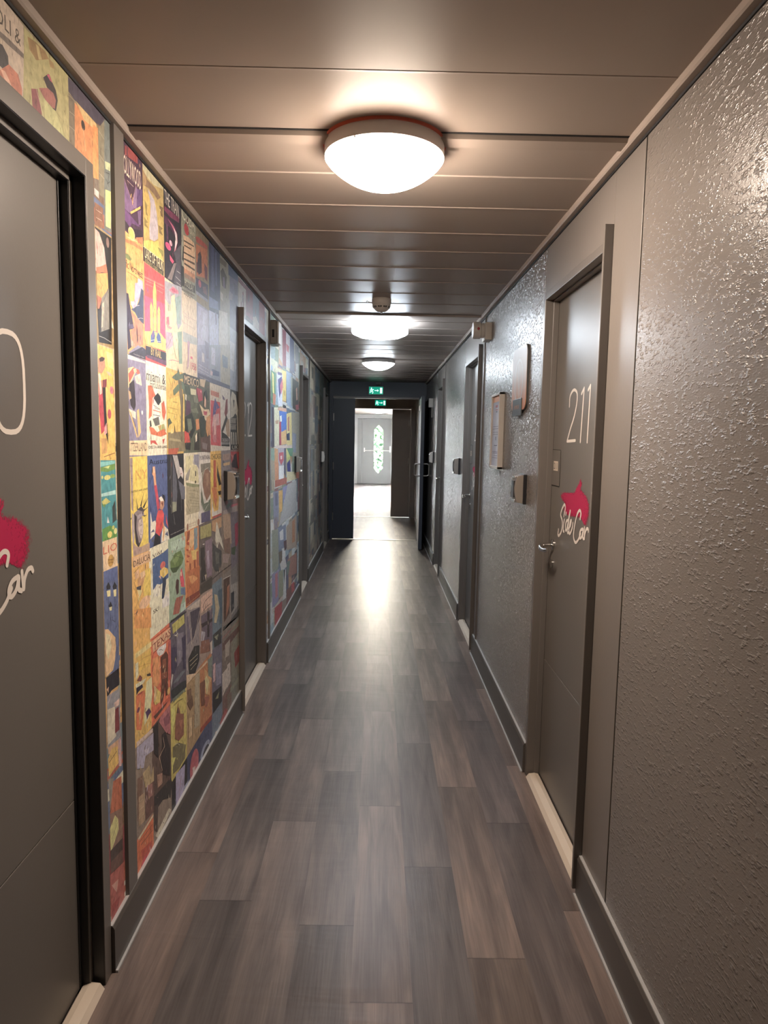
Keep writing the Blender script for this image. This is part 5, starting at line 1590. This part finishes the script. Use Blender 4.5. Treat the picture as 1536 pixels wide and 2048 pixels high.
def exit_sign(name, x, y, z, label, w=.215, h=.118):
    t = empty(name, (x, y, z), label, 'exit sign', 'green emergency exit signs')
    b = MB(); b.box(x - w / 2, x + w / 2, y - .035, y - .0005, z - h / 2, z + h / 2, 'white'); b.build('housing', t, bevel=.003)
    b = MB(); b.box(x - w / 2 + .006, x + w / 2 - .006, y - .038, y - .035, z - h / 2 + .006, z + h / 2 - .006, 'green'); pn = b.build('panel', t, label='backlit green panel')
    b = MB(); yf = y - .0384; s = h / .118
    def pg(pts): b.add([(x + p[0] * s, yf, z + p[1] * s) for p in pts], [list(range(len(pts)))], 'exitw')
    # running figure, arrow and doorway of the standard escape pictogram
    pg([(-.068 + .009 * math.cos(k * math.pi / 6), .032 + .009 * math.sin(k * math.pi / 6)) for k in range(12)])
    for st in ([(-.065, .02), (-.06, -.005)], [(-.06, -.005), (-.045, -.02), (-.05, -.042)], [(-.06, -.005), (-.075, -.022), (-.092, -.026)], [(-.064, .016), (-.048, .008), (-.038, .014)], [(-.064, .016), (-.08, .01), (-.084, -.004)]):
        for q in stroke2d(st, .0085): pg([tuple(p) for p in q])
    for q in stroke2d([(-.018, 0), (.022, 0)], .009): pg([tuple(p) for p in q])
    pg([(.018, .018), (.042, 0), (.018, -.018)])
    pg([(.058, -.04), (.09, -.04), (.09, .04), (.058, .04)])
    b.build('pictogram', pn); return t
exit_sign('exit_sign', -.045, Y1, 2.213, 'green exit sign on the dark header above the first fire door')
exit_sign('exit_sign.001', .03, Y2, 2.196, 'green exit sign beyond the first fire door, seen through its opening')
t = empty('emergency_beacon', (-.01, Y1, 2.315), 'small dark fitting under the ceiling above the nearer exit sign', 'emergency light')
b = MB(); b.box(-.05, .03, Y1 - .05, Y1, 2.30, H, 'black'); b.build('housing', t, bevel=.004)
b = MB(); b.lathe([(.012, 0), (.014, -.012), (0, -.018)], 'chrome', 16, (-.005, Y1 - .035, 2.30)); b.build('lens', t, smooth=True)

# hall beyond
HW = .80; WZ0, WZ1 = .06, 2.12
LW = [(15.2, 16.9), (17.0, 18.7), (18.8, 20.5), (20.6, 22.3)]; RW = [(15.6, 17.3), (17.4, 19.1)]
for side, nm, ws in ((-1, 'hall_left', LW), (1, 'hall_right', RW)):
    b = MB(); y = Y2
    for a, e in ws:
        b.box(side * HW, side * (HW + .12), y, a, 0, H + .05, 'hallwall'); b.box(side * HW, side * (HW + .12), a, e, 0, WZ0, 'hallwall'); b.box(side * HW, side * (HW + .12), a, e, WZ1, H + .05, 'hallwall'); y = e
    b.box(side * HW, side * (HW + .12), y, YE + .1, 0, H + .05, 'hallwall'); struct(b.build('wall_' + nm), 'side wall of the bright hall beyond the fire doors')
k = 0
for side, ws in ((-1, LW), (1, RW)):
    for a, e in ws:
        k += 1; t = empty('window_%d' % k, (side * HW, (a + e) / 2, WZ0), 'tall glazed opening in the bright hall beyond the fire doors', 'window', 'tall hall windows', 'structure')
        b = MB()
        for p, q in ((a, a + .05), (e - .05, e), ((a + e) / 2 - .025, (a + e) / 2 + .025)): b.box(side * (HW + .02), side * (HW + .07), p, q, WZ0, WZ1, 'cool')
        for p, q in ((WZ0, WZ0 + .05), (WZ1 - .05, WZ1)): b.box(side * (HW + .02), side * (HW + .07), a, e, p, q, 'cool')
        b.build('window_frame', t)
        b = MB(); b.box(side * (HW + .04), side * (HW + .046), a + .04, e - .04, WZ0 + .04, WZ1 - .04, 'glass'); b.build('pane', t)
        ld = bpy.data.lights.new('sky_portal', 'AREA'); ld.shape = 'RECTANGLE'; ld.size = WZ1 - WZ0; ld.size_y = e - a; ld.cycles.is_portal = True
        lo = bpy.data.objects.new('sky_portal', ld); C.objects.link(lo); lo.location = (side * (HW + .1), (a + e) / 2, (WZ0 + WZ1) / 2); lo.rotation_euler = (0, math.radians(-90 * -side), 0)
b = MB(); b.box(-.95, -.735, YE, YE + .1, 0, H + .05, 'hallwall'); b.box(.475, .95, YE, YE + .1, 0, H + .05, 'hallwall'); b.box(-.735, .475, YE, YE + .1, 2.25, H + .05, 'hallwall'); struct(b.build('wall_end'), 'end wall of the far hall')
t = empty('door_10', (0, YE, 0), 'grey exit door with a long pointed glass panel at the far end', 'door', kind='structure')
b = MB(); b.box(-.735, -.70, YE - .02, YE + .1, 0, 2.25, 'hallwall'); b.box(.44, .475, YE - .02, YE + .1, 0, 2.25, 'hallwall'); b.box(-.70, .44, YE - .02, YE + .1, 2.21, 2.25, 'hallwall'); b.box(-.735, .475, YE + .05, YE + .1, 0, .03, 'hallwall'); b.box(-.735, .475, YE + .05, YE + .1, 2.19, 2.25, 'hallwall'); b.box(-.72, -.53, YE + .05, YE + .1, 0, 2.25, 'hallwall'); b.box(.42, .46, YE + .05, YE + .1, 0, 2.25, 'hallwall'); b.build('frame', t)
b = MB(); c, w, zb, zt, d = .012, .155, .36, 2.0, .17; ya, yb_ = YE, YE + .05
b.prism([(-.54, .01), (c, .01), (c, zb), (c - w, zb + d), (c - w, zt - d), (c, zt), (c, 2.20), (-.54, 2.20)], ya, yb_, 'y', 'halldoor')
b.prism([(.435, .01), (c, .01), (c, zb), (c + w, zb + d), (c + w, zt - d), (c, zt), (c, 2.20), (.435, 2.20)], ya, yb_, 'y', 'halldoor')
b.box(-.70, -.545, ya, yb_, .01, 2.20, 'halldoor'); lf = b.build('leaf', t)
b = MB(); b.prism([(c, zb), (c - w, zb + d), (c - w, zt - d), (c, zt), (c + w, zt - d), (c + w, zb + d)], ya + .02, ya + .028, 'y', 'etched'); b.build('glass_panel', lf, label='pointed glass panel')
b = MB(); b.tube([(-.46, ya - .09, 1.13), (.40, ya - .09, 1.13)], .016, 'steel', 10); b.box(-.48, -.44, ya - .10, ya, 1.08, 1.22, 'steel'); b.box(.385, .425, ya - .10, ya, 1.08, 1.28, 'steel'); b.build('panic_bar', t)
ld = bpy.data.lights.new('sky_portal', 'AREA'); ld.shape = 'RECTANGLE'; ld.size = .36; ld.size_y = 1.7; ld.cycles.is_portal = True
lo = bpy.data.objects.new('sky_portal', ld); C.objects.link(lo); lo.location = (c, YE + .08, 1.18); lo.rotation_euler = (math.radians(-90), 0, 0)
# hedge seen through the far door's glass
rh = random.Random(5); b = MB(); nx, nz = 60, 46; vs = []
for j in range(nz + 1):
    for i in range(nx + 1): vs.append((-2.4 + 4.8 * i / nx + rh.uniform(-.03, .03), YE + 1.9 + rh.uniform(-.16, .16), -.1 + 3.4 * j / nz + rh.uniform(-.03, .03)))
n0 = len(vs); vs += [(p[0], p[1] + .7, p[2]) for p in vs[:n0]]
fs = [(j * (nx + 1) + i, j * (nx + 1) + i + 1, (j + 1) * (nx + 1) + i + 1, (j + 1) * (nx + 1) + i) for j in range(nz) for i in range(nx)]
fs += [tuple(n0 + q for q in f[::-1]) for f in fs]
fs += [(nz * (nx + 1) + i, nz * (nx + 1) + i + 1, n0 + nz * (nx + 1) + i + 1, n0 + nz * (nx + 1) + i) for i in range(nx)]
b.add(vs, fs, 'leaves'); tag(b.build('hedge'), 'leafy green hedge glimpsed through the pointed glass of the far door', 'hedge')
# ground outside
b = MB(); b.add([(-25, 5, -.1), (-.93, 5, -.1), (-.93, 60, -.1), (-25, 60, -.1)], [(0, 1, 2, 3)], 'cool'); b.add([(.93, 5, -.1), (25, 5, -.1), (25, 60, -.1), (.93, 60, -.1)], [(0, 1, 2, 3)], 'cool'); b.add([(-.93, YE + .2, -.1), (.93, YE + .2, -.1), (.93, 60, -.1), (-.93, 60, -.1)], [(0, 1, 2, 3)], 'cool')
struct(b.build('ground'))

# world, camera, render settings -------------------------------------------------------
w = bpy.data.worlds.new('daylight'); bpy.context.scene.world = w; w.use_nodes = True
bg = w.node_tree.nodes['Background']; bg.inputs['Color'].default_value = (.93, .97, 1., 1); bg.inputs['Strength'].default_value = 50.
cd = bpy.data.cameras.new('camera'); co = bpy.data.objects.new('camera', cd); C.objects.link(co)
cd.sensor_fit = 'VERTICAL'; cd.sensor_height = 36.; cd.sensor_width = 27.; cd.lens = CAM['lens']; cd.clip_start = .02; cd.clip_end = 200
mw = Matrix([[CAM['M'][c_][r_] for c_ in range(3)] for r_ in range(3)]).to_4x4(); mw.translation = Vector((0, 0, CAM['h'])); co.matrix_world = mw
S = bpy.context.scene; S.camera = co
S.view_settings.view_transform = 'Standard'; S.view_settings.look = 'None'; S.view_settings.exposure = 2.35; S.view_settings.gamma = 1.; S.view_settings.use_curve_mapping = False
S.cycles.use_denoising = True; S.cycles.max_bounces = 10; S.cycles.diffuse_bounces = 6; S.cycles.glossy_bounces = 5; S.cycles.transparent_max_bounces = 12
S.cycles.sample_clamp_indirect = 8.; S.cycles.caustics_reflective = False; S.cycles.caustics_refractive = False
